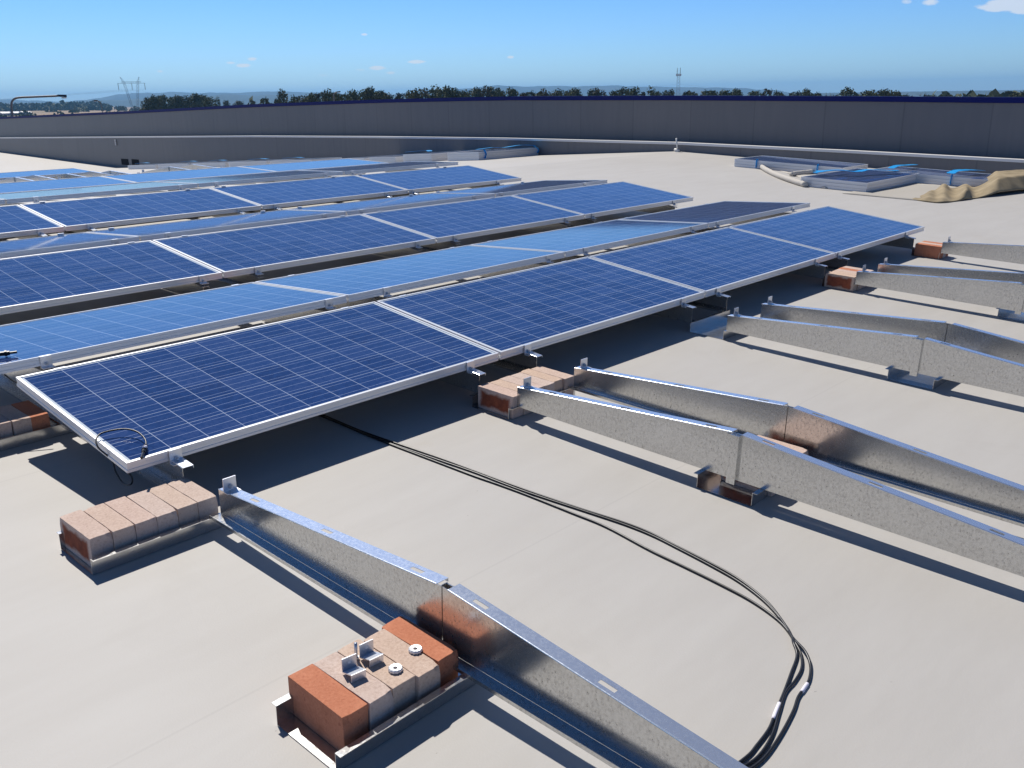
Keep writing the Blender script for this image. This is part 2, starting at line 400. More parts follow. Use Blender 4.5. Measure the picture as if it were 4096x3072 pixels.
# hills: two ranges as solid ridges seen over the trees
def horizon_dir(px, py):
    d = pix_ray(px, py); return d
def ridge(name, prof, D, depth, seed):
    rng = random.Random(seed); mb = MB(); pts = []
    for i in range(len(prof)-1):
        (xa, ya), (xb, yb) = prof[i], prof[i+1]; n = max(2, int(abs(xb-xa)/28))
        for k in range(n):
            t = k/n; tt = t*t*(3-2*t); pts.append((xa+(xb-xa)*t, ya+(yb-ya)*tt+rng.uniform(-2.4, 2.4)))
    pts.append(prof[-1]); vs = []; fs = []
    for (px, py) in pts:
        d = pix_ray(px, py); h = math.hypot(d.x, d.y); az = Vector((d.x/h, d.y/h, 0)); top = CW.z + d.z/h*D
        base = Vector((CW.x, CW.y, 0))
        top = max(top, GZ+3)
        p0 = base+az*(D-depth); p1 = base+az*(D-depth*.35); p2 = base+az*D; p3 = base+az*(D+depth)
        j = rng.uniform(.45, .6)
        vs += [(p0.x, p0.y, GZ-130), (p1.x, p1.y, GZ+(top-GZ)*j), (p2.x, p2.y, top), (p3.x, p3.y, GZ-130)]
    for i in range(len(pts)-1):
        for k in range(3):
            a = i*4+k; fs.append((a, a+4, a+5, a+1))
    mb.add(vs, fs); return tag(mb.build(name, M_HILL, smooth=True), kind='structure')
ridge('hills', [(-500, 402), (-120, 400), (40, 396), (110, 402), (190, 404), (270, 408), (345, 398), (400, 391), (470, 376), (560, 371), (680, 369), (760, 372), (840, 370), (960, 372), (1040, 366), (1130, 364), (1240, 368), (1400, 374), (1560, 378), (1700, 368), (1790, 360), (1900, 350), (1990, 342), (2090, 345), (2190, 343), (2300, 347), (2420, 343), (2560, 345), (2700, 348), (2830, 349), (2960, 353), (3060, 358), (3200, 374), (3400, 386), (4300, 396)], 9000, 1500, 3)
ridge('hills', [(-400, 412), (200, 411), (420, 402), (520, 396), (640, 393), (800, 388), (900, 378), (1000, 383), (1100, 380), (1200, 390), (1500, 402), (2300, 395), (2600, 372), (2760, 370), (3000, 376), (3300, 388), (4300, 396)], 6500, 900, 5)

# ------------------------------------------------------------------ boundary wall: two tiers of dark cladding
WX = 15.3
# (y, z) profiles along the wall measured off the building
P_WHITE = [(-25, .20), (1.1, .37), (4, .44), (7.7, .51), (12.6, .51), (17.3, .47), (23.5, .39), (32.2, .22), (45, -.03), (62, -.40), (80, -.8)]
P_TOP = [(-25, 1.20), (1.26, 1.32), (4.1, 1.37), (7.7, 1.42), (12.6, 1.46), (17.2, 1.43), (23.4, 1.34), (31.9, 1.14), (44.6, .90), (62, .50), (80, .1)]
def lerp(P, y):
    for (a, za), (b, zb) in zip(P, P[1:]):
        if a <= y <= b: return za+(zb-za)*(y-a)/(b-a)
    return P[0][1] if y < P[0][0] else P[-1][1]
stations = sorted(set([-25+i*1.5 for i in range(71)]+[p[0] for p in P_WHITE]+[YR, YV]))
wall = thing('boundary_wall', T(WX, 7.6, zroof(7.6)), 'long dark grey metal clad parapet wall with white ledge and navy blue capping', 'wall')
WI = wall.matrix_world.inverted()
def strip(x0, x1, zlo, zhi):
    mb = MB()
    for a, b in zip(stations, stations[1:]):
        q = [(x0, a, zlo(a)), (x1, a, zlo(a)), (x1, b, zlo(b)), (x0, b, zlo(b)), (x0, a, zhi(a)), (x1, a, zhi(a)), (x1, b, zhi(b)), (x0, b, zhi(b))]
        mb.hexa([tuple(WI @ Vector(p)) for p in q])
    return mb
zw = lambda y: lerp(P_WHITE, y); zt = lambda y: CW.z+(lerp(P_TOP, (y-CW.y)/1.027+CW.y)-CW.z)*1.027
strip(WX, WX+.12, lambda y: zroof(y)-.05, lambda y: zw(y)-.045).build('lower_cladding', M_CLAD, wall)
strip(WX+.45, WX+.62, lambda y: zw(y)-.30, lambda y: zt(y)-.093).build('upper_cladding', M_CLAD, wall)
strip(WX-.03, WX+.14, lambda y: zw(y)-.045, zw).build('ledge_flashing', M_WHITE, wall)
strip(WX+.41, WX+.68, lambda y: zt(y)-.09, zt).build('capping', M_NAVY, wall)
strip(WX+.625, WX+.66, lambda y: GZ, lambda y: zt(y)-.095).build('outer_cladding', M_CLAD, wall)
for (a, b, lo, hi) in ((32.19, 32.77, -.835, -.61), (31.34, 31.90, -.835, -.60)):
    m2 = MB(); m2.box(WX-.012, WX-.002, a, b, lo, hi)
    o = m2.build('drain_opening', M_DARK, wall); o.matrix_parent_inverse = WI  # no hole cut: a dark plate paints the opening's shade
m2 = MB()
m2.tube([(WX-.03, 33.0, .10), (WX-.03, 33.0, -.12)], .03, 8)
o = m2.build('overflow_pipe', M_PVC, wall); o.matrix_parent_inverse = WI

# white vent pipe standing by the wall
t = thing('vent_pipe', T(15.16, 7.53, zroof(7.53)), 'thin white vent pipe standing at the foot of the dark wall', 'pipe')
mb = MB(); mb.tube([(0, .0, .05), (0, .03, .27)], .016, 10); mb.build('pipe', M_PVC, t, True)
mb = MB(); mb.bar((0, -.01, .0), (0, -.01, .045), .05, 12, .035); mb.bar((-.02, -.05, .02), (-.02, .05, .045), .028, 10); mb.build('flange_boot', M_PVC, t, True)

# ------------------------------------------------------------------ solar panel
PL, PW = 1.956, .992
def frame_mesh():
    prof = [(0, 0), (.011, 0), (.011, -.005), (.0095, -.005), (.0095, -.039), (.028, -.039), (.028, -.042), (0, -.042), (0, -.031), (.0022, -.029), (.0022, -.015), (0, -.013)]
    prof = prof[::-1]
    vs = []; n = len(prof)
    for (cx, cy, sx, sy) in ((0, 0, 1, 1), (PL, 0, -1, 1), (PL, PW, -1, -1), (0, PW, 1, -1)):
        for (d, z) in prof: vs.append((cx+sx*d, cy+sy*d, z))
    fs = [(c*n+i, c*n+(i+1) % n, ((c+1) % 4)*n+(i+1) % n, ((c+1) % 4)*n+i) for c in range(4) for i in range(n)]
    me = bpy.data.meshes.new('frame'); me.from_pydata(vs, [], fs); me.update()
    bm = bmesh.new(); bm.from_mesh(me); bmesh.ops.recalc_face_normals(bm, faces=bm.faces); bm.to_mesh(me); bm.free(); return me
def face_mesh():
    me = bpy.data.meshes.new('cell_face'); e = .0108
    me.from_pydata([(e, e, -.0035), (PL-e, e, -.0035), (PL-e, PW-e, -.0035), (e, PW-e, -.0035)], [], [(0, 1, 2, 3)]); me.update()
    l = me.uv_layers.new(name='UVMap'); w, h = PL-2*e, PW-2*e
    for i, q in enumerate(((0, 0), (w, 0), (w, h), (0, h))): l.data[i].uv = q
    return me
FRM, FAC = frame_mesh(), face_mesh()
PROTO = None
def panel(M, label, group):
    global PROTO
    if PROTO is None:
        t = thing('solar_panel', M, label, 'solar panel', group)
        kid(t, link('frame', FRM, M_FRAME, t)); kid(t, link('cell_face', FAC, M_CELL, t))
        mb = MB(); mb.box(.0105, PL-.0105, .0105, PW-.0105, -.010, -.006); kid(t, mb.build('back_sheet', M_BACK, t))
        mb = MB(); mb.box(.15, .27, PW/2-.06, PW/2+.06, -.034, -.0105); kid(t, mb.build('junction_box', M_RUB, t))
        PROTO = t; return t
    return copy_tree(PROTO, M, label, group)
ORD = ['first', 'second', 'third', 'fourth', 'fifth', 'sixth', 'seventh', 'eighth']
GAP = .0149
GRP = 'solar panels mounted in tilted rows'
def row(base, slope, x, y, z, th, desc, cols=range(4)):
    for j in cols:
        M = base @ T(x+j*(PL+GAP), y, z) @ Matrix.Rotation(th if slope == 'F' else -th, 4, 'X')
        where = {0: 'leftmost panel', 1: 'second panel from left', 2: 'third panel from left', 3: 'rightmost panel'}[j]
        panel(M, where+' of '+desc, GRP)
row(NEAR, 'F', 0.0, 0.0, .204, .0919, 'the nearest dark blue row facing the camera')
row(NEAR, 'B', -.0815, 1.1408, .316, .0848, 'the light blue row sloping away behind the nearest row')
row(NEAR, 'F', -.0602, 2.5357, .228, .0880, 'the second dark blue row facing the camera')
row(NEAR, 'B', -.0214, 3.7841, .305, .0948, 'the row sloping away behind the second dark row')
row(NEAR, 'F', -.0081, 5.1968, .203, .0836, 'the third dark blue row facing the camera')
row(NEAR, 'B', -.0615, 6.337, .322, .0700, 'the thin pale row behind the third dark row')
MF4 = Matrix.Translation((.0032, 7.876, .529))
for j in range(4):
    where = {0: 'leftmost panel', 1: 'second panel from left', 2: 'third panel from left', 3: 'rightmost panel'}[j]
    panel(MF4 @ T(j*(PL+GAP), 0, 0) @ Matrix.Rotation(R(1.88), 4, 'X'), where+' of the sky blue row beyond the ridge', GRP)
# far row on the other slope, seen at the left edge
for j in range(3):
    y0 = 15.85
    panel(T(6.92-(j+1)*(PL+GAP), y0, zroof(y0)+.225) @ Matrix.Rotation(R(1.95), 4, 'X'), ('right end' if j == 0 else 'middle' if j == 1 else 'left end')+' panel of the farthest row beyond the bare steel supports', GRP)

# ------------------------------------------------------------------ steel support beams
ZB, ZE, ZP, HL = .062, .158, .256, 1.15                               # web bottom, end top, peak top, half length
TH = .0016; FW = .045
BEAM = {}
def beam_proto(kind, M, label, group):
    """kind 'open': bottom flange towards -x, seam at the peak.  kind 'ribbed': plain web towards -x with a rib at the peak"""
    t = thing('support_beam', M, label, 'support beam', group)
    body = MB()
    sl = (ZP-ZE)/HL
    for s in (-1, 1):
        a, b = s*HL, s*.0018
        za, zb = ZE, ZP-.0018*sl
        lo = MB()
        poly = [(a, ZB), (b, ZB), (b, zb), (a, za)]
        if s == 1: poly = poly[::-1]
        body.prism_x(poly, 0, TH)
        # bottom flange
        f0, f1 = (-FW, -.0004) if kind == 'open' else (TH+.0004, FW)
        body.box(f0, f1, min(a, b), max(a, b), ZB-.0018, ZB-.0002)
        body.box(f0 if kind == 'open' else f1-.0016, f0+.0016 if kind == 'open' else f1, min(a, b), max(a, b), ZB, ZB+.010)
    o = kid(t, body.build('web', M_GALV, t))
    # top flange with slots
    fl = MB()
    slots = [(.10, .150), (.52, .570), (.93, .975)]
    for s in (-1, 1):
        cuts = [.022]+[q for ab in slots for q in ab]+[HL]
        for i in range(len(cuts)-1):
            c0, c1 = cuts[i], cuts[i+1]
            spans = [(TH+.0004, FW)] if i % 2 == 0 else [(TH+.0004, .015), (.029, FW)]
            for (xa, xb) in spans:
                ya, yb = s*c0, s*c1; z0, z1 = ZP-sl*c0, ZP-sl*c1
                p = [(xa, ya, z0-.0016), (xb, ya, z0-.0016), (xb, yb, z1-.0016), (xa, yb, z1-.0016)]
                q = [(v[0], v[1], v[2]+.0016) for v in p]
                if s == -1: p, q = p[::-1], q[::-1]
                fl.hexa(p+q)
        fl.tube([(.0008, s*.022, ZP-sl*.022-.0002), (.0008, s*HL, ZE-.0002)], .0021, 8)      # rounded fold
        ya, yb = s*.022, s*HL; z0, z1 = ZP-sl*.022-.012, ZE-.012
        p = [(FW-.0016, ya, z0), (FW, ya, z0), (FW, yb, z1), (FW-.0016, yb, z1)]; q = [(v[0], v[1], v[2]+.0102) for v in p]
        if s == -1: p, q = p[::-1], q[::-1]
        fl.hexa(p+q)
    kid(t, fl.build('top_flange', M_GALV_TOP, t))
    st = MB()
    if kind == 'ribbed':
        st.box(-.016, -.0004, -.020, .018, .046, ZP-.006); st.box(-.0035, -.0006, .0185, .040, .07, ZP-.010)
        st.box(.003, .030, -.012, .012, ZB+.002, ZP-.012)
    else:
        st.box(TH+.0006, .034, -.016, -.0135, ZB+.002, ZP-.008); st.box(TH+.0006, .034, .0135, .016, ZB+.002, ZP-.008)
        st.box(.030, .034, -.0133, .0133, ZB+.002, ZP-.010)
    kid(t, st.build('peak_stiffener', M_GALV, t))
    def bracket(y, side, z, hook):
        """upright alloy plate on the top flange; the plate stands at y and faces -y*side"""
        b = MB()
        tz = .05
        b.box(-.006, .044, y-.002, y+.002, z+.004, z+tz)
        b.box(-.008, .046, y+.0023 if side < 0 else y-.030, y+.030 if side < 0 else y-.0023, z+.0005, z+.004)
        if hook: b.box(-.006, .044, y-.0024 if hook > 0 else y-.014, y+.014 if hook > 0 else y+.0024, z+tz+.0002, z+tz+.003)
        o = kid(t, b.build('end_bracket', M_CLIP, t))
        q = MB(); d = -1 if side > 0 else 1
        q.bar((.019, y+d*.0022, z+.018), (.019, y+d*.010, z+.018), .0085, 6); q.bar((.019, y+d*.010, z+.018), (.019, y+d*.018, z+.018), .0045, 8)
        kid(o, q.build('bolt', M_BOLT, o))
    BEAM[kind] = (t, bracket)
    return t
def beams_bare(t, bracket):
    bracket(-HL+.045, -1, ZE+.004, 0); bracket(HL-.045, 1, ZE+.004, 0)
XS = [.166, 1.728, 2.152, 3.646, 4.072, 5.545, 5.955, 7.392]
KND = ['open', 'ribbed', 'open', 'ribbed', 'open', 'ribbed', 'open', 'ribbed']
YP0 = -1.487
BL = ['nearest bare steel beam beside the red and pale ballast bricks',
      'ribbed bare steel beam at the right of the cable loop, left one of its pair',
      'bare steel beam mirroring a red brick, just behind the ribbed beam by the cable loop',
      'ribbed bare steel beam standing on the empty shiny blue lit tray',
      'bare steel beam behind the ribbed beam on the empty shiny tray',
      'ribbed bare steel beam in the second farthest pair at the right edge',
      'bare steel beam at the back of the second farthest pair at the right edge',
      'farthest bare steel beam, beside bricks near the far panel corner']
GB = 'bare galvanised support beams without panels'
protos = {}
for x, kd, lb in zip(XS, KND, BL):
    M = NEAR @ T(x, YP0, 0)
    if kd not in protos:
        t = beam_proto(kd, M, lb, GB); beams_bare(*BEAM[kd]); protos[kd] = t
    else: copy_tree(protos[kd], M, lb, GB)
# loaded beams below the panel rows: same beam, brackets gripping the panel frames
GL = 'support beams carrying the panel rows'
def loaded(kd, M, label, yF, yFf, yB, yBf, zf, zb):
    t = beam_proto(kd, M, label, GL); br = BEAM[kd][1]
    br(yF-.005, -1 if False else 1, zf-.052, 1); br(yFf+.005, -1, zf+.038, -1); br(yB-.005, 1, zb-.052, 1); br(yBf+.005, -1, zb-.135, -1)
    return t
tents = [('first', 1.065, 0.0, .988, 1.1408, 2.129, .204, .316), ('second', 3.654, 2.5357, 3.524, 3.7841, 4.772, .228, .305), ('third', 6.262, 5.1968, 6.1855, 6.337, 7.326, .203, .322)]
POSW = ['at the left end', 'left of the first panel joint', 'right of the first panel joint', 'left of the middle joint', 'right of the middle joint', 'left of the last joint', 'right of the last joint', 'at the right end']
for ti, (nm, yp, yF, yFf, yB, yBf, zf, zb) in enumerate(tents):
    pr = {}
    for i, (x, kd) in enumerate(zip(XS, KND)):
        M = NEAR @ T(x, yp, 0); lb = 'galvanised beam under the %s pair of panel rows, %s' % (nm, POSW[i])
        if kd not in pr: pr[kd] = loaded(kd, M, lb, yF-yp, yFf-yp, yB-yp, yBf-yp, zf, zb)
        else: copy_tree(pr[kd], M, lb, GL)
for i, (x, kd) in enumerate(zip(XS, KND)):
    copy_tree(protos[kd], FAR @ T(x, 9.0-YR, 0), 'beam under the sky blue row past the ridge, %s' % POSW[i], GL)
# bare beams beyond the sky blue row
def fary(y): return (y-YR)/math.cos(math.atan(SF))
far_b = [(4.785, 14.2, 'ribbed'), (5.66, 14.2, 'ribbed'), (6.46, 14.2, 'ribbed'), (7.62, 14.2, 'ribbed'), (5.36, 14.9, 'open'), (6.40, 14.9, 'open'), (8.5, 14.9, 'open'), (3.9, 14.2, 'ribbed')]
FL = ['leftmost fully seen', 'second', 'third, tallest looking', 'rightmost of the ribbed', 'first smooth', 'second smooth', 'farthest right', 'cut off leftmost']
for (x, y, kd), w in zip(far_b, FL):
    copy_tree(protos[kd], FAR @ T(x, fary(y), 0.0), '%s bare steel beam among those beyond the sky blue row' % w, 'bare beams beyond the ridge')

# ------------------------------------------------------------------ ballast trays and bricks
TRAYS = {}
def tray_mesh(L):
    key = round(L, 3)
    if key in TRAYS: return TRAYS[key]
    mb = MB(); w = .122; h = .058; tk = .0018; lip = .019
    prof = [(-w-lip, h-tk), (-w, h-tk), (-w, tk*0), (w, 0), (w, h-tk), (w+lip, h-tk), (w+lip, h), (w-tk, h), (w-tk, tk), (-w+tk, tk), (-w+tk, h), (-w-lip, h)]
    n = len(prof)
    mb.v = [(0,)+p for p in prof]+[(L,)+p for p in prof]
    mb.f = [(i, n+i, n+(i+1) % n, (i+1) % n) for i in range(n)]
    for s, q in ((0, 1), (n, -1)):
        for f in ((0, 1, 10, 11), (1, 2, 9, 10), (2, 3, 8, 9), (3, 4, 7, 8), (4, 5, 6, 7)):
            mb.f.append(tuple(s+i for i in (f if q == 1 else f[::-1])))
    me = mb.mesh('ballast_tray')
    bm = bmesh.new(); bm.from_mesh(me); bmesh.ops.recalc_face_normals(bm, faces=bm.faces); bm.to_mesh(me); bm.free()
    TRAYS[key] = me; return me
BR = []
def brick_mesh(seed):
    rng = random.Random(seed)
    bm = bmesh.new(); bmesh.ops.create_cube(bm, size=1.0)
    for v in bm.verts: v.co = Vector((v.co.x*.0747, v.co.y*.230, (v.co.z+.5)*.110))
    bmesh.ops.subdivide_edges(bm, edges=[e for e in bm.edges if abs((e.verts[0].co-e.verts[1].co).y) > .1], cuts=7)
    bmesh.ops.subdivide_edges(bm, edges=[e for e in bm.edges if abs((e.verts[0].co-e.verts[1].co).z) > .05], cuts=3)
    bmesh.ops.subdivide_edges(bm, edges=[e for e in bm.edges if abs((e.verts[0].co-e.verts[1].co).x) > .04], cuts=2)
    for v in bm.verts: v.co += Vector((rng.uniform(-1, 1), rng.uniform(-1, 1), rng.uniform(-1, 1)))*.00035
    sharp = [e for e in bm.edges if e.is_manifold and e.calc_face_angle() > .7]
    bmesh.ops.bevel(bm, geom=sharp, offset=.0016, segments=2, affect='EDGES', profile=.6)
    corners = [Vector((sx*.037, sy*.115, sz*.11)) for sx in (-1, 1) for sy in (-1, 1) for sz in (0, 1)]
    for c in rng.sample(corners, 2):                                   # knocked corners
        r = rng.uniform(.006, .015)
        for v in bm.verts:
            d = (v.co-c).length
            if d < r: v.co += (Vector((0, 0, .055))-c).normalized()*(r-d)*rng.uniform(.35, .8)
    me = bpy.data.meshes.new('brick'); bm.to_mesh(me); bm.free()
    for p in me.polygons: p.use_smooth = False
    return me
for i in range(6): BR.append(brick_mesh(100+i))
BRR = [m.copy() for m in BR]
for m in BR: m.materials.append(M_BRICK)
for m in BRR: m.materials.append(M_RED)
brng = random.Random(11)
def place_tray(x, yc, L, label, base=NEAR):
    o = link('ballast_tray', tray_mesh(L), M_TRAY, M=base @ T(x, yc, .0015)); return tag(o, label, 'ballast tray', 'galvanised ballast trays')
def place_bricks(x0, yc, cols, where, base=NEAR, pitch=.0766):
    """cols: string of p (pale) / r (red); x0 is the left face of the first brick"""
    n = len(cols); oo = []
    for i, c in enumerate(cols):
        pl = ['first', 'second', 'third', 'fourth', 'fifth', 'sixth'][i]
        me = (BR if c == 'p' else BRR)[brng.randrange(6)]
        M = base @ T(x0+.0383+i*pitch, yc+brng.uniform(-.007, .007), .0036) @ Matrix.Rotation(brng.uniform(-.014, .014)+(math.pi if brng.random() < .5 else 0), 4, 'Z')
        o = bpy.data.objects.new('brick', me); COL.objects.link(o); o.matrix_world = M
        tag(o, '%s brick, %s from left %s' % ('pale' if c == 'p' else 'red', pl, where), 'brick', 'ballast bricks'); oo.append(o)
    return oo
V0, MD0 = -.203, -1.487
place_tray(-.294, V0, .49, 'galvanised tray at the front panel corner holding six pale bricks')
place_bricks(-.279, V0+.020, 'pppppp', 'in the tray at the nearest panel corner')
place_tray(-.291, MD0, .49, 'nearest galvanised tray holding red and pale bricks with loose fittings')
place_bricks(-.243, MD0+.018, 'rpppr', 'in the nearest tray with loose fittings')
place_tray(1.683, V0, .50, 'galvanised tray of pale bricks below the first panel joint')
place_bricks(1.700, V0-.012, 'pppppp', 'in the tray below the first panel joint')
place_tray(1.672, MD0, .50, 'rust reflecting tray under the peak of the ribbed beam by the cable loop')
place_bricks(1.80, MD0-.02, 'pppp', 'in the tray between the two beams by the cable loop')
place_tray(3.640, V0, .49, 'empty shiny tray glowing blue below the middle panel joint')
place_tray(3.602, MD0, .52, 'empty shiny tray under the peak of the middle pair of bare beams')
place_tray(5.535, V0, .47, 'tray of mixed bricks below the last panel joint')
place_bricks(5.530, V0-.015, 'ppprp', 'in the tray below the last panel joint')
place_tray(5.53, MD0, .50, 'dark tray under the beam peak at the right picture edge')
place_tray(7.39, V0, .24, 'short tray by the far corner of the nearest row')
place_bricks(7.392, V0-.012, 'rpr', 'in the tray by the far corner of the nearest row')
# tray at the left end, under the first ridge
place_tray(-.36, 1.065, .53, 'tray of pale and red bricks at the left picture edge under the first ridge')
place_bricks(-.283, 1.075, 'ppppr', 'in the tray at the left picture edge')
# trays below the ridges and valleys further back, glimpsed through the gaps between the rows
for (nm, yc) in (('first ridge', 1.065), ('second ridge', 3.654), ('third ridge', 6.262), ('first valley', 2.332), ('second valley', 4.985)):
    for xi, wn_ in ((1.683, 'first'), (3.62, 'middle'), (5.52, 'last')):
        place_tray(xi, yc, .50, 'tray glimpsed between panel rows in the %s at the %s joint' % (nm, wn_))
        if 'ridge' in nm or xi < 2: place_bricks(xi+.03, yc, 'ppprp', 'in the tray under the %s at the %s joint' % (nm, wn_))

# ------------------------------------------------------------------ loose fittings on the nearest bricks
ZT = .1145
def zbracket(M, label):
    t = thing('angle_bracket', M, label, 'bracket', 'loose brackets on the bricks')
    mb = MB()                                                          # Z section, extruded along x
    prof = [(-.030, 0), (-.0275, 0), (-.0275, .0175), (.0, .0205), (.022, .0205), (.022, .050), (.0195, .050), (.0195, .023), (.0, .023), (-.030, .020)]
    prof = [(-.026, .0), (-.0235, .0), (-.0235, .0185), (.0195, .0035), (.022, .0035), (.022, .043), (.0195, .043), (.0195, .0065), (-.0235, .0215), (-.026, .0215)]
    mb.prism_x(prof, -.021, .021); kid(t, mb.build('plate', M_CLIP, t))
    mb = MB(); mb.bar((0, .0190, .028), (0, .0226, .028), .0052, 12); kid(t, mb.build('bolt_hole', M_WHITE, t))
    return t
p1 = survey(1415, 2700, ZT); p2 = survey(1485, 2640, ZT)
zbracket(NEAR @ T(p1.x, p1.y, ZT+.001) @ Matrix.Rotation(R(-8), 4, 'Z'), 'loose alloy bracket nearer the front on the pale bricks')
zbracket(NEAR @ T(p2.x, p2.y, ZT+.001) @ Matrix.Rotation(R(-5), 4, 'Z'), 'loose alloy bracket farther back, beside the upright bolt')
def washer(p, label, mat):
    bm = bmesh.new(); N = 48; ring = []
    for (r, z) in ((.0055, 0), (.0055, .006), (.017, .0075), (.019, .005), (.019, 0)):
        lp = []
        for i in range(N):
            rr = r*(1.0 if (i//2) % 2 == 0 or r < .016 else .93); a = 2*math.pi*i/N
            lp.append(bm.verts.new((rr*math.cos(a), rr*math.sin(a), z)))
        ring.append(lp)
    for k in range(5):
        a, b = ring[k], ring[(k+1) % 5]
        for i in range(N): bm.faces.new((a[i], a[(i+1) % N], b[(i+1) % N], b[i]))
    bmesh.ops.recalc_face_normals(bm, faces=bm.faces)
    me = bpy.data.meshes.new('toothed_washer'); bm.to_mesh(me); bm.free()
    tag(link('toothed_washer', me, mat, M=NEAR @ T(p.x, p.y, ZT+.0012)), label, 'washer', 'toothed washers on the bricks')
M_WASH = Mat('cast_washer').put('Base Color', (.72, .72, .72)).put('Metallic', .4).put('Roughness', .5).m
washer(survey(1662, 2603, ZT), 'toothed grey washer resting on the red brick by the beam', M_WASH)
washer(survey(1582, 2680, ZT), 'toothed grey washer lying on a pale brick near the front', M_WASH)
pb = survey(1425, 2636, ZT)
t = thing('bolt', NEAR @ T(pb.x, pb.y, ZT+.001), 'small steel bolt standing upright on its head on a pale brick', 'bolt')
mb = MB(); mb.bar((0, 0, 0), (0, 0, .0065), .0085, 6); mb.build('head', M_BOLT, t)
mb = MB(); mb.bar((0, 0, .0066), (0, 0, .048), .0045, 10); mb.build('shank', M_BOLT, t, True)

# ------------------------------------------------------------------ black cables
def cable_px(px, r, h0, label, cat='cable', sleeves=(), lift=0.0, group=None):
    t = None
    pts = []
    for q in px:
        h = q[2] if len(q) > 2 else h0
        pts.append(survey(q[0], q[1], h))
    for q in pts[2:]: q.x += random.uniform(-.0035, .0035); q.y += random.uniform(-.0035, .0035)
    pts = smoothline(pts, 7)
    org = pts[0].copy()
    mb = MB(); mb.tube([p-org for p in pts], r, 9)
    if sleeves:
        t = thing('cable', NEAR @ T(*org), label, cat, group); kid(t, mb.build('sheath', M_RUB, t, True))
        for (a, b) in sleeves:
            i0, i1 = int(a*(len(pts)-1)), int(b*(len(pts)-1))
            m2 = MB(); m2.tube([p-org for p in pts[i0:i1+1]], r*1.25, 10); kid(t, m2.build('marker_sleeve', M_SLEEVE, t, True))
        return t
    return tag(mb.build('cable', M_RUB, None, True, NEAR @ T(*org)), label, cat, group)
A = [(1200, 1622), (1298, 1662), (1442, 1722), (1574, 1770), (1759, 1833), (1900, 1883), (2048, 1938), (2180, 1985), (2342, 2041), (2494, 2088), (2600, 2131), (2701, 2182), (2837, 2253), (2952, 2317), (3060, 2398), (3134, 2486), (3171, 2547)]
B = [(1190, 1626), (1298, 1668), (1442, 1732), (1574, 1782), (1759, 1851), (1900, 1904), (1979, 1934), (2098, 1978), (2288, 2053), (2424, 2108), (2600, 2203), (2735, 2266), (2870, 2330), (3006, 2405), (3107, 2479), (3165, 2540)]
RC = .0043
cable_px(A+[(3218, 2605, .011), (3238, 2662), (3236, 2715), (3214, 2755), (3194, 2789), (3170, 2846), (3117, 2952), (3050, 3040), (2960, 3105), (2860, 3150)], RC, .0048,
         'black cable forming the outer side of the loop, with a white sleeve', sleeves=[(.752, .787)], group='black cables on the roof')
cable_px(B+[(3176, 2570, .013), (3186, 2620), (3170, 2689), (3136, 2765), (3108, 2848), (3078, 2912), (3030, 2985), (2990, 3030), (2900, 3085), (2800, 3120)], RC, .0048,
         'black cable forming the inner side of the loop, with a white sleeve', sleeves=[(.784, .822)], group='black cables on the roof')
C2 = [(x+(3 if y < 2000 else 5), y+(9 if y < 2080 else 11)) for x, y in A]
cable_px(C2[:-1]+[(3172, 2556, .009), (3200, 2612), (3206, 2668), (3180, 2722), (3148, 2770), (3112, 2850), (3085, 2945), (3022, 3030), (2930, 3095), (2830, 3140)], RC*.95, .0046,
         'black cable running between the two sleeved cables of the loop', group='black cables on the roof')
# loop hooked over the corner of the nearest panel
def pan(px, py, h):                                                    # point over the first panel's plane
    Mi = (NEAR @ T(0, 0, .204) @ Matrix.Rotation(.0919, 4, 'X')).inverted(); o = Mi @ CW; d = Mi.to_3x3() @ pix_ray(px, py)
    t = (h-o.z)/d.z; return NI @ (Mi.inverted() @ (o+d*t))
pts = [survey(524, 1937, .10), survey(492, 1932, .09), survey(463, 1888, .11), survey(452, 1850, .135), pan(431, 1824, -.035), pan(393, 1790, -.004), pan(385, 1757, .012), pan(404, 1734, .018), pan(451, 1721, .02), pan(504, 1716, .022), pan(550, 1728, .02), pan(580, 1757, .016), pan(583, 1790, .010), pan(570, 1826, .008)]
pts = [survey(500, 1880, .13), survey(527, 1908, .11)]+pts
sp = smoothline(pts, 7); org = pan(504, 1716, 0)
t = thing('cable', NEAR @ T(*org), 'thin black cable looped over the left corner of the nearest panel', 'cable')
mb = MB(); mb.tube([p-org for p in sp], .0034, 8); kid(t, mb.build('sheath', M_RUB, t, True))
a, b = pan(583, 1782, .010)-org, pan(566, 1832, .010)-org
mb = MB(); mb.bar(a, a+(b-a)*.55, .008, 8); mb.bar(a+(b-a)*.56, b, .0055, 8); mb.bar(a+(b-a)*.30, a+(b-a)*.38, .0105, 8); kid(t, mb.build('plug', M_RUB, t))
mb = MB(); mb.bar(pan(585, 1786, .017)-org, pan(574, 1790, .019)-org, .006, 8); kid(t, mb.build('cap', M_SLEEVE, t))
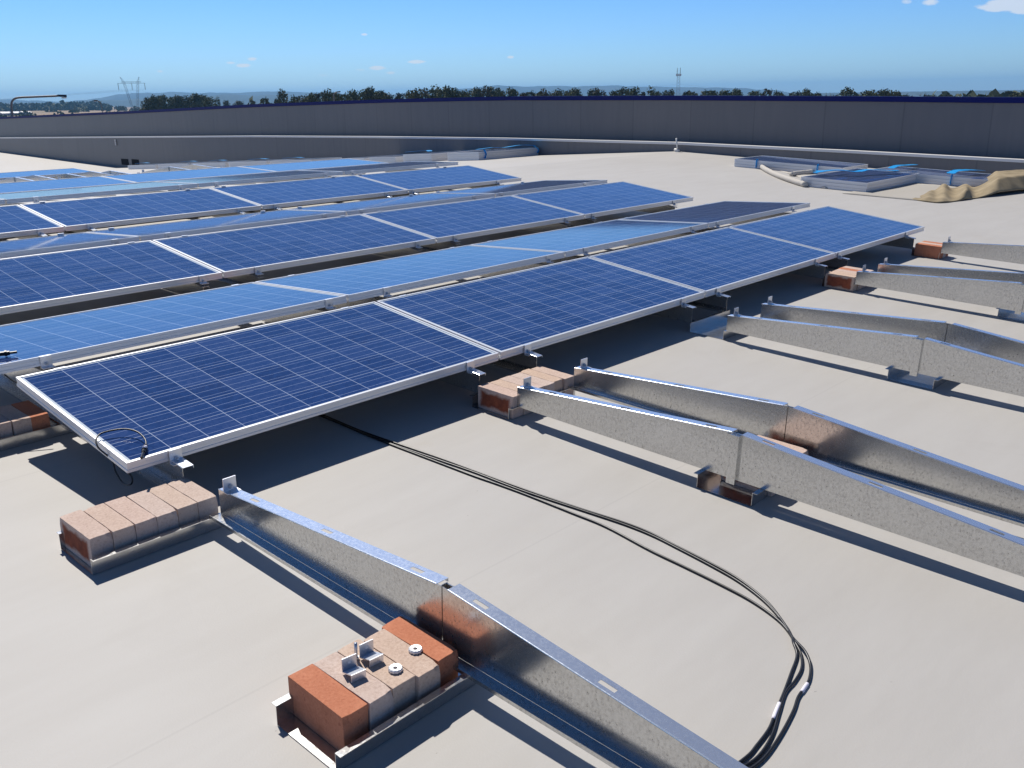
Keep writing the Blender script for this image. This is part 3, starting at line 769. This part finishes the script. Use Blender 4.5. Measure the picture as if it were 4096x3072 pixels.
# cable with plug lying on the light blue panel at the left picture edge
def panB(px, py, h):
    Mi = (NEAR @ T(-.0815, 1.1408, .316) @ Matrix.Rotation(-.0848, 4, 'X')).inverted(); o = Mi @ CW; d = Mi.to_3x3() @ pix_ray(px, py)
    t = (h-o.z)/d.z; return NI @ (Mi.inverted() @ (o+d*t))
org = panB(20, 1415, 0)
t = thing('cable', NEAR @ T(*org), 'black plug connector lying on the light blue panel at the left edge', 'cable')
mb = MB(); mb.tube([p-org for p in smoothline([panB(-120, 1440, .004), panB(-60, 1424, .006), panB(0, 1416, .010)], 6)], .0034, 8); kid(t, mb.build('sheath', M_RUB, t, True))
mb = MB(); a, b = panB(-8, 1417, .012)-org, panB(68, 1408, .012)-org; mb.bar(a, a+(b-a)*.62, .0105, 8); mb.bar(a+(b-a)*.63, b, .006, 8); mb.bar(a+(b-a)*.35, a+(b-a)*.47, .014, 8); kid(t, mb.build('plug', M_RUB, t))
mb = MB()
mb.tube([survey(*q) for q in []] or smoothline([Vector((-.06, 1.128, .265)), Vector((-.075, 1.10, .20)), Vector((-.13, 1.06, .150)), Vector((-.19, 1.10, .125)), Vector((-.24, 1.16, .12))], 6), .0034, 8)
tag(mb.build('cable', M_RUB, None, True, NEAR.copy()), 'black cable hanging in a curve below the light blue panel at the left edge', 'cable')
mb = MB(); mb.tube(smoothline([Vector((.0, 1.12, .275)), Vector((.03, 1.06, .24)), Vector((.10, .98, .20))], 6), .0034, 8)
tag(mb.build('cable', M_RUB, None, True, NEAR.copy()), 'short black cable passing under the top left corner of the nearest panel', 'cable')

# ------------------------------------------------------------------ stacked spare panels on the far roof
def stack(M, n, where, pitch=.0445):
    for i in range(n):
        w = 'top' if i == n-1 else 'bottom' if i == 0 else ['', 'second', 'third'][i]
        panel(M @ T(random.uniform(-.006, .006), random.uniform(-.006, .006), .045+i*pitch), '%s spare panel of the stack %s' % (w, where), 'spare solar panels in stacks')
ROT90 = Matrix.Rotation(math.pi/2, 4, 'Z')
def nslope(x, y): return NEAR @ T(x, y/math.cos(PITCH), 0)
def fslope(x, y): return FAR @ T(x, fary(y), 0)
stack(nslope(11.66, 2.14), 3, 'nearest among the three by the tan cloth')
stack(nslope(14.42, 3.28) @ ROT90, 3, 'lying left of the white rolls against the wall')
stack(nslope(14.50, 0.93) @ ROT90, 3, 'partly under the tan cloth by the wall')
stack(fslope(13.3, 11.36), 4, 'at the right end wrapped in blue strip')
stack(fslope(13.3, 12.88), 4, 'with two bands, second from the right past the ridge')
stack(fslope(13.3, 14.15), 3, 'third from the right past the ridge')
stack(fslope(13.3, 15.30), 3, 'fourth from the right past the ridge')
for i, (y, n) in enumerate(((17.6, 3), (19.75, 3), (21.9, 3), (24.05, 3), (26.2, 3))):
    stack(fslope(14.35, y) @ ROT90, n, ['ending the long low line', 'second in the long low line', 'in the middle of the long low line', 'fourth in the long low line', 'leftmost in the long low line'][i])
# blue wrapping strips
def strip_wrap(M, pts, w, label):
    mb = MB(); P = smoothline(pts, 5)
    for a, b in zip(P, P[1:]):
        d = (b-a).normalized(); s = d.cross(Vector((0, 0, 1)))
        s = s.normalized()*w if s.length > .05 else Vector((w, 0, 0))
        k = random.uniform(.75, 1.15)
        n = Vector((0, 0, .004)) if abs(d.z) < .7 else Vector((0, -.004, 0))
        p = [a-s*k, b-s*k, b+s*k, a+s*k]; mb.hexa([tuple(v) for v in p]+[tuple(v+n) for v in p])
    return tag(mb.build('packing_strap', M_STRAP, None, False, M), label, 'strap', 'blue packing straps')
H3 = .045+3*.0445+.004
strip_wrap(nslope(11.66, 2.14), [Vector(p) for p in ((.45, .98, H3), (.62, .70, H3+.03), (.80, .52, H3+.01), (1.10, .45, H3+.025), (1.5, .30, H3), (1.62, .2, H3))], .05, 'crumpled blue strap lying across the nearest stack by the cloth')
strip_wrap(nslope(11.66, 2.14), [Vector(p) for p in ((.25, .90, H3), (.5, .80, H3+.02), (.95, .72, H3))], .04, 'second blue strap on top of the nearest stack by the cloth')
for (x, y, lb, sd) in ((13.40, 4.80, 'left blue strap holding the stack beside the white rolls', 0), (13.40, 3.70, 'right blue strap holding the stack beside the white rolls', 0),):
    m = nslope(x, y); strip_wrap(m, [Vector((.02, 0, .01)), Vector((.02, 0, .10)), Vector((.02, 0, .165))], .035, lb)
strip_wrap(nslope(14.5, .93), [Vector(p) for p in ((-1.0, 1.62, H3), (-.75, 1.62, H3+.025), (-.45, 1.58, H3+.02), (.0, 1.6, H3))], .05, 'blue strap over the left part of the stack under the cloth')
strip_wrap(nslope(14.5, .93), [Vector(p) for p in ((-1.0, .72, H3), (-.8, .70, H3+.03), (-.5, .6, H3+.03), (-.1, .55, H3))], .07, 'blue strap over the middle of the stack under the cloth')
strip_wrap(nslope(13.49, 1.62), [Vector(p) for p in ((.0, 0, .01), (.0, 0, .09), (.0, .0, .175))], .04, 'blue strap hanging on the side of the stack under the cloth')
H4 = .045+4*.0445+.004
strip_wrap(fslope(13.3, 11.36), [Vector(p) for p in ((.05, .1, H4), (.5, .06, H4+.02), (.9, .12, H4), (1.4, .05, H4+.03), (1.9, .1, H4))], .07, 'blue strip along the top of the right end stack')
strip_wrap(fslope(13.3, 11.36), [Vector(p) for p in ((.16, -.012, .03), (.2, -.012, .12), (.16, -.012, .22))], .03, 'blue strap hanging near the front corner of the right end stack')
strip_wrap(fslope(13.3, 11.36), [Vector(p) for p in ((1.90, -.012, .06), (1.93, -.012, .14), (1.80, -.012, .22))], .03, 'blue strap hanging at the far end of the right end stack')
strip_wrap(fslope(13.3, 12.88), [Vector(p) for p in ((.05, .1, H4), (.2, .35, H4+.02), (.1, .7, H4+.01), (.1, .95, H4))], .06, 'blue strip on top of the second stack past the ridge')
for i, (x, y) in enumerate(((13.42, 18.6), (13.42, 20.3), (13.42, 22.5), (13.42, 24.2), (13.42, 27.3))):
    strip_wrap(fslope(x, y), [Vector(p) for p in ((.06, -.45, H3), (.05, -.1, H3+.015), (.06, .45, H3))], .06, ['rightmost', 'second from right', 'middle', 'fourth from right', 'leftmost'][i]+' blue strip on the long low line of stacks')

# white rolls, loose wrap and tan cloth
def rollthing(px, r, label):
    pts = smoothline([survey(x, y, r) for x, y in px], 6); org = pts[0].copy()
    mb = MB(); mb.tube([p-org+Vector((0, 0, random.uniform(-.005, .003))) for p in pts], r, 14)
    return tag(mb.build('membrane_roll', M_PALE, None, True, NEAR @ T(*org)), label, 'roll', 'white membrane rolls')
rollthing([(3028, 653), (3060, 675), (3105, 698), (3160, 719), (3222, 738)], .040, 'white roll lying slanted in front of the left stack')
rollthing([(3165, 696), (3215, 690), (3270, 683), (3322, 673)], .036, 'second white roll lying crosswise behind the slanted one')
def sheet(name, M, mat, pts_fn, nu, nv, label, cat, thick=.006):
    mb = MB(); vs = []
    for i in range(nu+1):
        for j in range(nv+1): vs.append(pts_fn(i/nu, j/nv))
    n = len(vs); lo = [(v[0], v[1], v[2]-thick) for v in vs]; w = nv+1
    fs = []
    for i in range(nu):
        for j in range(nv):
            q = (i*w+j, (i+1)*w+j, (i+1)*w+j+1, i*w+j+1); fs.append(q); fs.append(tuple(n+k for k in q[::-1]))
    for i in range(nu):
        fs.append((i*w, n+i*w, n+(i+1)*w, (i+1)*w)); fs.append((i*w+nv, (i+1)*w+nv, n+(i+1)*w+nv, n+i*w+nv))
    for j in range(nv):
        fs.append((j, j+1, n+j+1, n+j)); k = nu*w+j; fs.append((k, n+k, n+k+1, k+1))
    mb.add(vs+lo, fs); return tag(mb.build(name, mat, None, True, M), label, cat)
def bilin(c, u, v):
    a, b, d, e = [Vector(p) for p in c]; return (a*(1-u)+b*u)*(1-v)+(e*(1-u)+d*u)*v
def pale(u, v):
    p = bilin([(12.1, 3.05, 0), (13.9, 4.85, 0), (14.3, 3.9, 0), (12.9, 2.9, 0)], u, v)
    return (p.x, p.y, .010+.012*math.sin(7*u)*math.sin(5*v)+.006*math.sin(17*u+3*v))
sheet('wrapping_sheet', NEAR.copy(), M_PALE, pale, 22, 14, 'rumpled white wrapping sheet spread below the two white rolls', 'sheet')
def pale2(u, v):
    p = bilin([(11.62, 2.72, 0), (11.8, 3.20, 0), (11.95, 3.15, 0), (11.78, 2.6, 0)], u, v)
    return (p.x, p.y, .010+.028*abs(math.sin(9*u))*(1-v)*math.sin(3*v+.4)+.012*math.sin(21*u))
sheet('wrapping_scrap', NEAR.copy(), M_PALE, pale2, 24, 8, 'crumpled white scrap at the front edge of the nearest stack', 'sheet')
CL = [survey(3640, 798, 0), survey(3760, 815, 0), survey(4200, 752, 0), survey(3960, 690, 0)]
def flat_mat(u, v):
    p = bilin([survey(3370, 775, 0), survey(3765, 812, 0), survey(3930, 745, 0), survey(3600, 735, 0)], u, v)
    return (p.x, p.y, .008+.004*math.sin(11*u)*math.sin(7*v))
sheet('underlay_mat', NEAR.copy(), m_cloth() if False else Mat('underlay').put('Base Color', (.415, .385, .335)).put('Roughness', .95).m, flat_mat, 20, 14, 'flat beige underlay mat lying in front of the stacks', 'mat')
from mathutils import noise as mnoise
FR = smoothline([survey(x, y, 0) for x, y in ((3655, 801), (3752, 813), (3830, 806), (3905, 795), (4000, 783), (4110, 770), (4200, 762))], 10)
BK = smoothline([survey(x, y, 0) for x, y in ((3648, 798), (3730, 772), (3800, 757), (3880, 752), (3990, 742), (4110, 735), (4210, 735))], 10)
def fold(u, v):
    # cloth dragged off the stack: a waved tongue on the roof, then a broad hump over the stack corner
    i = min(int(u*60), 59); t = u*60-i
    f = FR[i]*(1-t)+FR[i+1]*t; b = BK[i]*(1-t)+BK[i+1]*t
    p = f*(1-v)+b*v
    g = lambda x, w: math.exp(-(x/w)**2)
    lean = u-.05*(v-.5)
    hump = .205*min(1, max(0, (u-.50)/.14))**1.5*(1-.75*max(0, (u-.80)/.20))*min(1, (v+.08)/.35)
    waves = (.085*g(lean-.24, .055)*(.35+.65*v)+.115*g(lean-.43, .05)*(.45+.55*math.sin(math.pi*min(1, .25+v)))+.03*g(lean-.12, .04))*min(1, v/.12+.15)
    n = mnoise.noise(Vector((p.x*5, p.y*5, 1.3)))*.016+mnoise.noise(Vector((p.x*13, p.y*11, 4.3)))*.006
    w = min(1, 6*u)*min(1, v/.1)
    return (p.x, p.y, max(.010, .012+hump+waves+n*w))
sheet('tan_cloth', NEAR.copy(), M_CLOTH, fold, 90, 34, 'tan cloth bunched in folds over the end of a panel stack', 'cloth', .01)

# ------------------------------------------------------------------ trees on the plain beyond the wall
def tree_proto(seed, kind):
    """about 14 m tall, crown about 7.5 m wide, base at the origin"""
    rng = random.Random(seed); H = 14.0
    tr = MB(); top = Vector((rng.uniform(-.6, .6), rng.uniform(-.6, .6), H*.62))
    tr.bar((0, 0, -.4), top*.55, .32, 7, .22); tr.bar(top*.55, top, .22, 6, .12)
    cl = []
    nb = 7 if kind != 'sparse' else 9
    for i in range(nb):
        a = rng.uniform(0, 2*math.pi); h = rng.uniform(.45, .95); r = rng.uniform(1.0, 3.4)*(1.25-h*.5)
        p = Vector((r*math.cos(a), r*math.sin(a), H*h)); s = top*rng.uniform(.45, .95)
        tr.bar(s, p, .10, 5, .03); cl.append((p, rng.uniform(1.1, 2.1)))
    cl.append((Vector((top.x, top.y, H*.88)), 1.9)); cl.append((Vector((top.x*.5, top.y, H*.66)), 2.3))
    if kind == 'round':
        for i in range(5):
            a = rng.uniform(0, 6.28); cl.append((Vector((1.7*math.cos(a), 1.7*math.sin(a), H*rng.uniform(.5, .85))), 2.0))
    cr = MB()
    if kind != 'bare':
        for (c, r) in cl:
            r *= (.62 if kind == 'sparse' else 1.0)
            for k in range(int(70*r) if kind != 'sparse' else int(55*r)):
                d = Vector((rng.gauss(0, 1), rng.gauss(0, 1), rng.gauss(0, .75))); d = d.normalized()*r*rng.random()**.4
                q = c+d; s = rng.uniform(.16, .36)
                n = Vector((rng.uniform(-1, 1), rng.uniform(-1, 1), rng.uniform(-.2, 1))).normalized(); e = n.orthogonal().normalized(); g = n.cross(e)
                cr.add([q-e*s-g*s*.6, q+e*s-g*s*.6, q+e*s*.7+g*s*.8, q-e*s*.8+g*s*.6], [(0, 1, 2, 3)])
    else:
        for (c, r) in cl:
            for k in range(9):
                d = Vector((rng.gauss(0, 1), rng.gauss(0, 1), abs(rng.gauss(0, 1)))).normalized()*r
                cr.bar(c, c+d, .035, 4, .012)
    return tr, cr, H
TP = []
for i, (kd, mt) in enumerate((('round', 0), ('round', 1), ('round', 0), ('tall', 1), ('tall', 0), ('sparse', 0), ('sparse', 2), ('bare', 2), ('round', 2))):
    tr, cr, H = tree_proto(40+i, kd); TP.append((tr.mesh('trunk'), cr.mesh('crown'), kd, mt, H))
def far_tree(px, py, wpx, D, proto, label, group):
    tm, cm, kd, mt, H = TP[proto]
    d = pix_ray(px, py); hh = math.hypot(d.x, d.y); az = Vector((d.x/hh, d.y/hh, 0))
    top = CW.z+d.z/hh*D; h = top-GZ; w = wpx/3696.8*D/7.0
    M = Matrix.Translation((CW.x+az.x*D, CW.y+az.y*D, GZ)) @ Matrix.Rotation(random.uniform(0, 6.28), 4, 'Z') @ Matrix.Diagonal((w, w, h/H/1.02, 1))
    t = thing('gum_tree' if kd != 'bare' else 'bare_tree', M, label, 'tree', group)
    link('trunk', tm, M_BARK, t); link('crown', cm, M_LEAF[mt] if kd != 'bare' else M_BARK, t); return t
G1, G2, G3 = 'trees of the dark grove at the left', 'trees of the long line above the wall', 'scattered trees above the right half of the wall'
L1 = 'dark rounded tree in the dense grove right of the big pylon'
for (x, y, w, p) in ((590, 386, 52, 0), (618, 382, 50, 1), (648, 381, 54, 2), (682, 384, 50, 0), (706, 382, 48, 1), (735, 378, 54, 3), (755, 375, 50, 4), (778, 374, 52, 1), (803, 379, 56, 2), (832, 384, 50, 0), (868, 384, 34, 4)):
    far_tree(x, y, w, 480+random.uniform(-40, 40), p, L1, G1)
far_tree(903, 399, 26, 620, 0, 'small bush like tree alone right of the dark grove', G1)
far_tree(952, 404, 40, 640, 1, 'low flat tree beside the small one right of the grove', G1)
far_tree(1016, 396, 22, 520, 7, 'thin bare tree left of the long tree line', 'bare trees')
far_tree(1061, 374, 52, 330, 5, 'airy tree beginning the long tree line at its left', G2)
far_tree(1118, 351, 66, 300, 3, 'tall rounded tree standing clear at the left of the long line', G2)
far_tree(1170, 367, 60, 320, 5, 'loose airy tree right of the tall rounded one', G2)
far_tree(1311, 348, 66, 300, 3, 'tall dark tree just left of the small lamp post', G2)
far_tree(1742, 334, 92, 300, 4, 'tallest broad tree of the line, standing above all others', G2)
L2 = 'gum tree of ordinary height within the unbroken tree line above the wall'
for (x, y, w, p) in ((1212, 385, 50, 8), (1241, 372, 56, 2), (1272, 356, 64, 6), (1349, 362, 70, 0), (1382, 356, 66, 5), (1415, 360, 70, 2), (1452, 353, 72, 3), (1482, 350, 70, 1), (1524, 358, 74, 0), (1552, 366, 66, 8), (1602, 361, 76, 6), (1652, 357, 80, 2), (1697, 356, 72, 8), (1773, 350, 72, 1), (1806, 347, 74, 2), (1840, 357, 64, 0), (1871, 350, 66, 4), (1905, 351, 72, 2), (1940, 347, 72, 8), (1974, 351, 70, 1),
                     (2012, 358, 60, 0), (2050, 353, 74, 2), (2090, 358, 60, 6), (2127, 349, 80, 5), (2190, 358, 64, 8), (2237, 349, 70, 3), (2270, 358, 60, 0), (2298, 354, 74, 2), (2371, 360, 64, 1), (2405, 354, 70, 8), (2450, 358, 60, 0), (2494, 343, 76, 3), (2529, 351, 70, 2), (2570, 356, 60, 6), (2606, 340, 66, 4), (2637, 360, 50, 0)):
    far_tree(x, y, w, 320+random.uniform(-25, 40), p, L2, G2)
L3 = 'low dark clump like tree peeping over the right half of the wall'
for (x, y, w, p) in ((2680, 361, 60, 1), (2745, 351, 58, 6), (2780, 362, 60, 0), (2824, 346, 84, 5), (2862, 357, 60, 0), (2900, 361, 66, 1), (2948, 357, 66, 2), (3007, 359, 74, 0)):
    far_tree(x, y, w, 330+random.uniform(-20, 30), p, L3, G3)
for (x, y, w, p, lb) in ((3078, 342, 62, 6, 'taller see through tree right of the slim tower'), (3104, 348, 48, 5, 'airy tree touching the see through one'),
                         (3188, 367, 54, 1, 'low tree starting the small clump right of centre'), (3227, 357, 58, 2, 'middle tree of the small clump of three'), (3273, 354, 60, 5, 'pointed right tree of the small clump of three'),
                         (3325, 361, 52, 7, 'leafless grey tree between two clumps'), (3384, 344, 96, 3, 'broad tree with a raised top in the right clump'), (3466, 357, 84, 0, 'round domed tree in the right clump'),
                         (3513, 358, 44, 4, 'narrow tree beside the domed one'), (3557, 357, 70, 2, 'wide tree right of the narrow one'), (3588, 367, 48, 1, 'low tree ending the right clump'),
                         (3629, 363, 46, 5, 'small tree with open branches standing apart'), (3685, 362, 62, 7, 'leafless tree between the open branched tree and the last bushes'), (3724, 377, 40, 0, 'tiny bush top barely over the wall'),
                         (3804, 369, 62, 6, 'thin spreading treetop near the right end'), (3868, 377, 40, 7, 'bare twigs just over the capping at the right'), (4084, 368, 70, 1, 'dark tree cut by the right picture edge')):
    far_tree(x, y, w, 320, p, lb, G3)

# scrub and far bush on the plain at the left
rng = random.Random(5); mb = MB()
def blob(mb, c, rx, rz, rng, n=46):
    for k in range(n):
        d = Vector((rng.gauss(0, 1), rng.gauss(0, 1), abs(rng.gauss(0, 1)))).normalized()*rng.random()**.35
        q = Vector(c)+Vector((d.x*rx, d.y*rx, d.z*rz)); s = rx*rng.uniform(.18, .36)
        nrm = Vector((rng.uniform(-1, 1), rng.uniform(-1, 1), rng.uniform(.0, 1))).normalized(); e = nrm.orthogonal().normalized(); g = nrm.cross(e)
        mb.add([q-e*s-g*s*.7, q+e*s-g*s*.6, q+e*s*.8+g*s*.7, q-e*s*.8+g*s*.7], [(0, 1, 2, 3)])
def on_plain(px, D):
    d = pix_ray(px, 420); hh = math.hypot(d.x, d.y); return (CW.x+d.x/hh*D, CW.y+d.y/hh*D, GZ)
for i in range(230):
    px = rng.uniform(-300, 1250); D = rng.choice((rng.uniform(420, 900), rng.uniform(900, 2200)))
    blob(mb, on_plain(px, D), rng.uniform(2, 5)*D/700, rng.uniform(1.2, 3.2)*min(D, 1300)/700, rng, 22)
for i in range(170):
    px = rng.uniform(-300, 430); D = rng.uniform(1900, 2500)
    blob(mb, on_plain(px, D), rng.uniform(9, 18), rng.uniform(9, 15), rng, 26)
for i in range(300):
    px = rng.uniform(1010, 4300); D = rng.uniform(380, 520)
    blob(mb, on_plain(px, D), rng.uniform(4, 8), rng.uniform(9, 13.5) if px < 2300 else rng.uniform(7, 11), rng, 34)
tag(mb.build('scrub', M_LEAF[0]), 'scrub and low bush on the dry plain beyond the building', 'scrub', kind='stuff')
for (px, w, lb) in ((12, 40, 'white roofed shed at the far left picture edge'), (55, 26, 'small white roofed shed between two others'), (95, 34, 'white roofed shed rightmost of the three')):
    D = 1150; p = on_plain(px, D); k = w/3696.8*D
    t = thing('shed', Matrix.Translation(p) @ Matrix.Rotation(R(20), 4, 'Z'), lb, 'shed', 'white roofed sheds on the plain')
    m1 = MB(); m1.box(-k/2, k/2, -4, 4, 0, 2.6); m1.build('wall', M_SHED, t)
    m1 = MB(); m1.prism_x([(-4.6, 2.61), (4.6, 2.61), (0, 4.2)], -k/2-.4, k/2+.4); m1.build('roof', M_SHEDROOF, t)

# ------------------------------------------------------------------ pylons, wires, lamps
def far_frame(px, D):
    d = pix_ray(px, 400); hh = math.hypot(d.x, d.y); f = Vector((d.x/hh, d.y/hh, 0)); s = Vector((f.y, -f.x, 0))
    o = Vector((CW.x, CW.y, CW.z))+f*D
    return Matrix(((s.x, f.x, 0, o.x), (s.y, f.y, 0, o.y), (0, 0, 1, CW.z), (0, 0, 0, 1)))
def elev(px, py, D):
    d = pix_ray(px, py); return d.z/math.hypot(d.x, d.y)*D
D = 900; u_ = D/3696.8
M = far_frame(535, D); t = thing('lattice_pylon', M, 'large grey lattice pylon with two splayed masts and a crossarm', 'pylon', 'power pylons')
def X(px): return (px-535)*u_
def Z(py): return elev(535, py, D)
def lattice(mb, a, b, w0, w1, n, r):
    a, b = Vector(a), Vector(b); P = []
    for i in range(n+1):
        c = a+(b-a)*(i/n); w = (w0+(w1-w0)*i/n)/2
        P.append([c+Vector((w, w, 0)), c+Vector((-w, w, 0)), c+Vector((-w, -w, 0)), c+Vector((w, -w, 0))])
    for i in range(n):
        for k in range(4):
            mb.bar(P[i][k], P[i+1][k], r, 4); mb.bar(P[i][k], P[i+1][(k+1) % 4], r*.7, 4)
zg = GZ-CW.z
mb = MB(); lattice(mb, (X(533), 0, zg), (X(510), 0, Z(330)), 1.2, 1.7, 10, .13); lattice(mb, (X(510), 0, Z(330)), (X(500), 0, Z(308)), 1.6, .4, 3, .11); mb.build('mast', M_LATT, t)
mb = MB(); lattice(mb, (X(541), 0, zg), (X(556), 0, Z(330)), 1.2, 1.7, 10, .13); lattice(mb, (X(556), 0, Z(330)), (X(562), 0, Z(308)), 1.6, .4, 3, .11); mb.build('mast', M_LATT, t)
mb = MB()
for yy in (-.7, .7):
    mb.bar((X(488), yy, Z(333)), (X(580), yy, Z(333)), .13, 4); mb.bar((X(500), yy, Z(327)), (X(566), yy, Z(327)), .13, 4)
    for k in range(10):
        xa = X(500)+(X(566)-X(500))*k/10; xb = xa+(X(566)-X(500))/10; mb.bar((xa, yy, Z(333)), (xb, yy, Z(327)), .09, 4)
mb.build('crossarm', M_LATT, t)
for px in (490, 535, 578):
    m2 = MB(); m2.bar((X(px), 0, Z(333)-.1), (X(px), 0, Z(359)), .22, 6); m2.build('insulator', M_LATT, t)
D2 = 950; u2 = D2/3696.8
M = far_frame(2715, D2); t = thing('lattice_tower', M, 'slim twin topped tower with a reddish crossarm above the wall', 'pylon', 'power pylons')
X2 = lambda px: (px-2715)*u2
Z2 = lambda py: elev(2715, py, D2)
mb = MB(); lattice(mb, (X2(2713), 0, GZ-CW.z), (X2(2711), 0, Z2(312)), 4.0, 2.6, 9, .15); lattice(mb, (X2(2711), 0, Z2(312)), (X2(2712), 0, Z2(300)), 2.6, 2.8, 2, .15)
mb.build('mast', M_LATT, t)
for xx in (2706, 2717):
    m2 = MB(); lattice(m2, (X2(xx), 0, Z2(297)), (X2(xx), 0, Z2(271)), 1.1, .3, 5, .12); m2.build('horn', M_LATT, t)
mb = MB()
for zz in (297, 303):
    mb.bar((X2(2701), -.6, Z2(zz)), (X2(2721), -.6, Z2(zz)), .35, 4); mb.bar((X2(2701), .6, Z2(zz)), (X2(2721), .6, Z2(zz)), .35, 4)
for k in range(5): mb.bar((X2(2701+4*k), 0, Z2(303)), (X2(2705+4*k), 0, Z2(297)), .2, 4)
mb.build('crossarm', M_LATT_RED, t)
def wire(pa, pb, sag, r, label):
    a, b = Vector(pa), Vector(pb); pts = [a+(b-a)*(i/16)-Vector((0, 0, sag*4*(i/16)*(1-i/16))) for i in range(17)]
    mb = MB(); mb.tube(pts, r, 4); tag(mb.build('power_line', M_LATT, None, True), label, 'power line', 'power lines')
def far_pt(px, py, D):
    d = pix_ray(px, py); hh = math.hypot(d.x, d.y); return Vector((CW.x+d.x/hh*D, CW.y+d.y/hh*D, CW.z+d.z/hh*D))
for k, (px, n) in enumerate(((490, 'left'), (535, 'middle'), (578, 'right'))):
    wire(far_pt(px, 359, 900), far_pt(-450+60*k, 418-4*k, 2300), 2, .05, 'thin wire from the %s insulator running off to the left' % n)
wire(far_pt(2702, 338, 950), far_pt(2400, 352, 1700), 1.5, .05, 'thin wire running left from the slim tower')
wire(far_pt(2722, 337, 950), far_pt(3000, 352, 1500), 1.5, .05, 'thin wire running right from the slim tower')

def lamp(px, D, label, pts, r, head):
    M = far_frame(px, D); M = M @ T(0, 0, GZ-CW.z); k = D/3696.8; dz = CW.z-GZ
    t = thing('street_lamp', M, label, 'street lamp', 'street lamps beyond the wall')
    P = [Vector(((x-px)*k, 0, elev(x, y, D)+dz)) for x, y in pts]; P = [Vector((P[0].x, 0, 0))]+smoothline(P, 5)
    mb = MB(); mb.tube(P, r, 8); mb.build('pole', M_POLE, t, True)
    (hx0, hy0), (hx1, hy1), th = head
    a = Vector(((hx0-px)*k, 0, elev(hx0, hy0, D)+dz)); b = Vector(((hx1-px)*k, 0, elev(hx1, hy1, D)+dz)); th *= k
    mb = MB(); c = (a+b)/2; w = th*1.3
    mb.hexa([(a.x, -w*.6, a.z-th*.4), (b.x, -w, b.z-th*.5), (b.x, w, b.z-th*.5), (a.x, w*.6, a.z-th*.4), (a.x, -w*.5, a.z+th*.4), (b.x, -w*.7, b.z+th*.4), (b.x, w*.7, b.z+th*.4), (a.x, w*.5, a.z+th*.4)])
    mb.build('lamp_head', M_LAMP, t)
    mb = MB(); e = a+(b-a)*.4; g = a+(b-a)*.95
    mb.hexa([(e.x, -w*.5, e.z-th*1.0), (g.x, -w*.5, g.z-th*.9), (g.x, w*.5, g.z-th*.9), (e.x, w*.5, e.z-th*1.0), (e.x, -w*.6, e.z-th*.55), (g.x, -w*.6, g.z-th*.56), (g.x, w*.6, g.z-th*.56), (e.x, w*.6, e.z-th*.55)])
    mb.build('lens', M_LENS, t)
lamp(38, 60, 'large street lamp with a long curved arm at the far left', [(39, 470), (40, 430), (44, 408), (54, 395), (72, 390), (110, 388), (150, 386), (188, 384)], .055, ((188, 383), (216, 384), 9))
lamp(1336, 130, 'small pale street lamp standing among the trees', [(1336, 410), (1336, 384), (1338, 376), (1344, 371), (1350, 369)], .07, ((1347, 368), (1362, 366), 4))
lamp(398, 130, 'tiny dark lamp head above the plain left of the pylon', [(402, 440), (400, 415), (396, 406), (388, 403)], .05, ((392, 402), (378, 401), 4))

# ------------------------------------------------------------------ the air: even pale haze round everything
mb = MB(); mb.box(-12000, 12000, -12000, 12000, GZ-420, HAZE_TOP)

k = bpy.data.materials.new('haze_air'); k.use_nodes = True; kn = k.node_tree.nodes; kn.clear()
ko = kn.new('ShaderNodeOutputMaterial'); kv = kn.new('ShaderNodeVolumePrincipled')
kv.inputs['Color'].default_value = (.26, .60, 1.0, 1); kv.inputs['Density'].default_value = HAZE_DENSITY; kv.inputs['Anisotropy'].default_value = .2
k.node_tree.links.new(kv.outputs[0], ko.inputs['Volume'])
tag(mb.build('haze', k), kind='stuff')
bpy.context.view_layer.update()
for q in BADL: print('LONG LABEL', q)
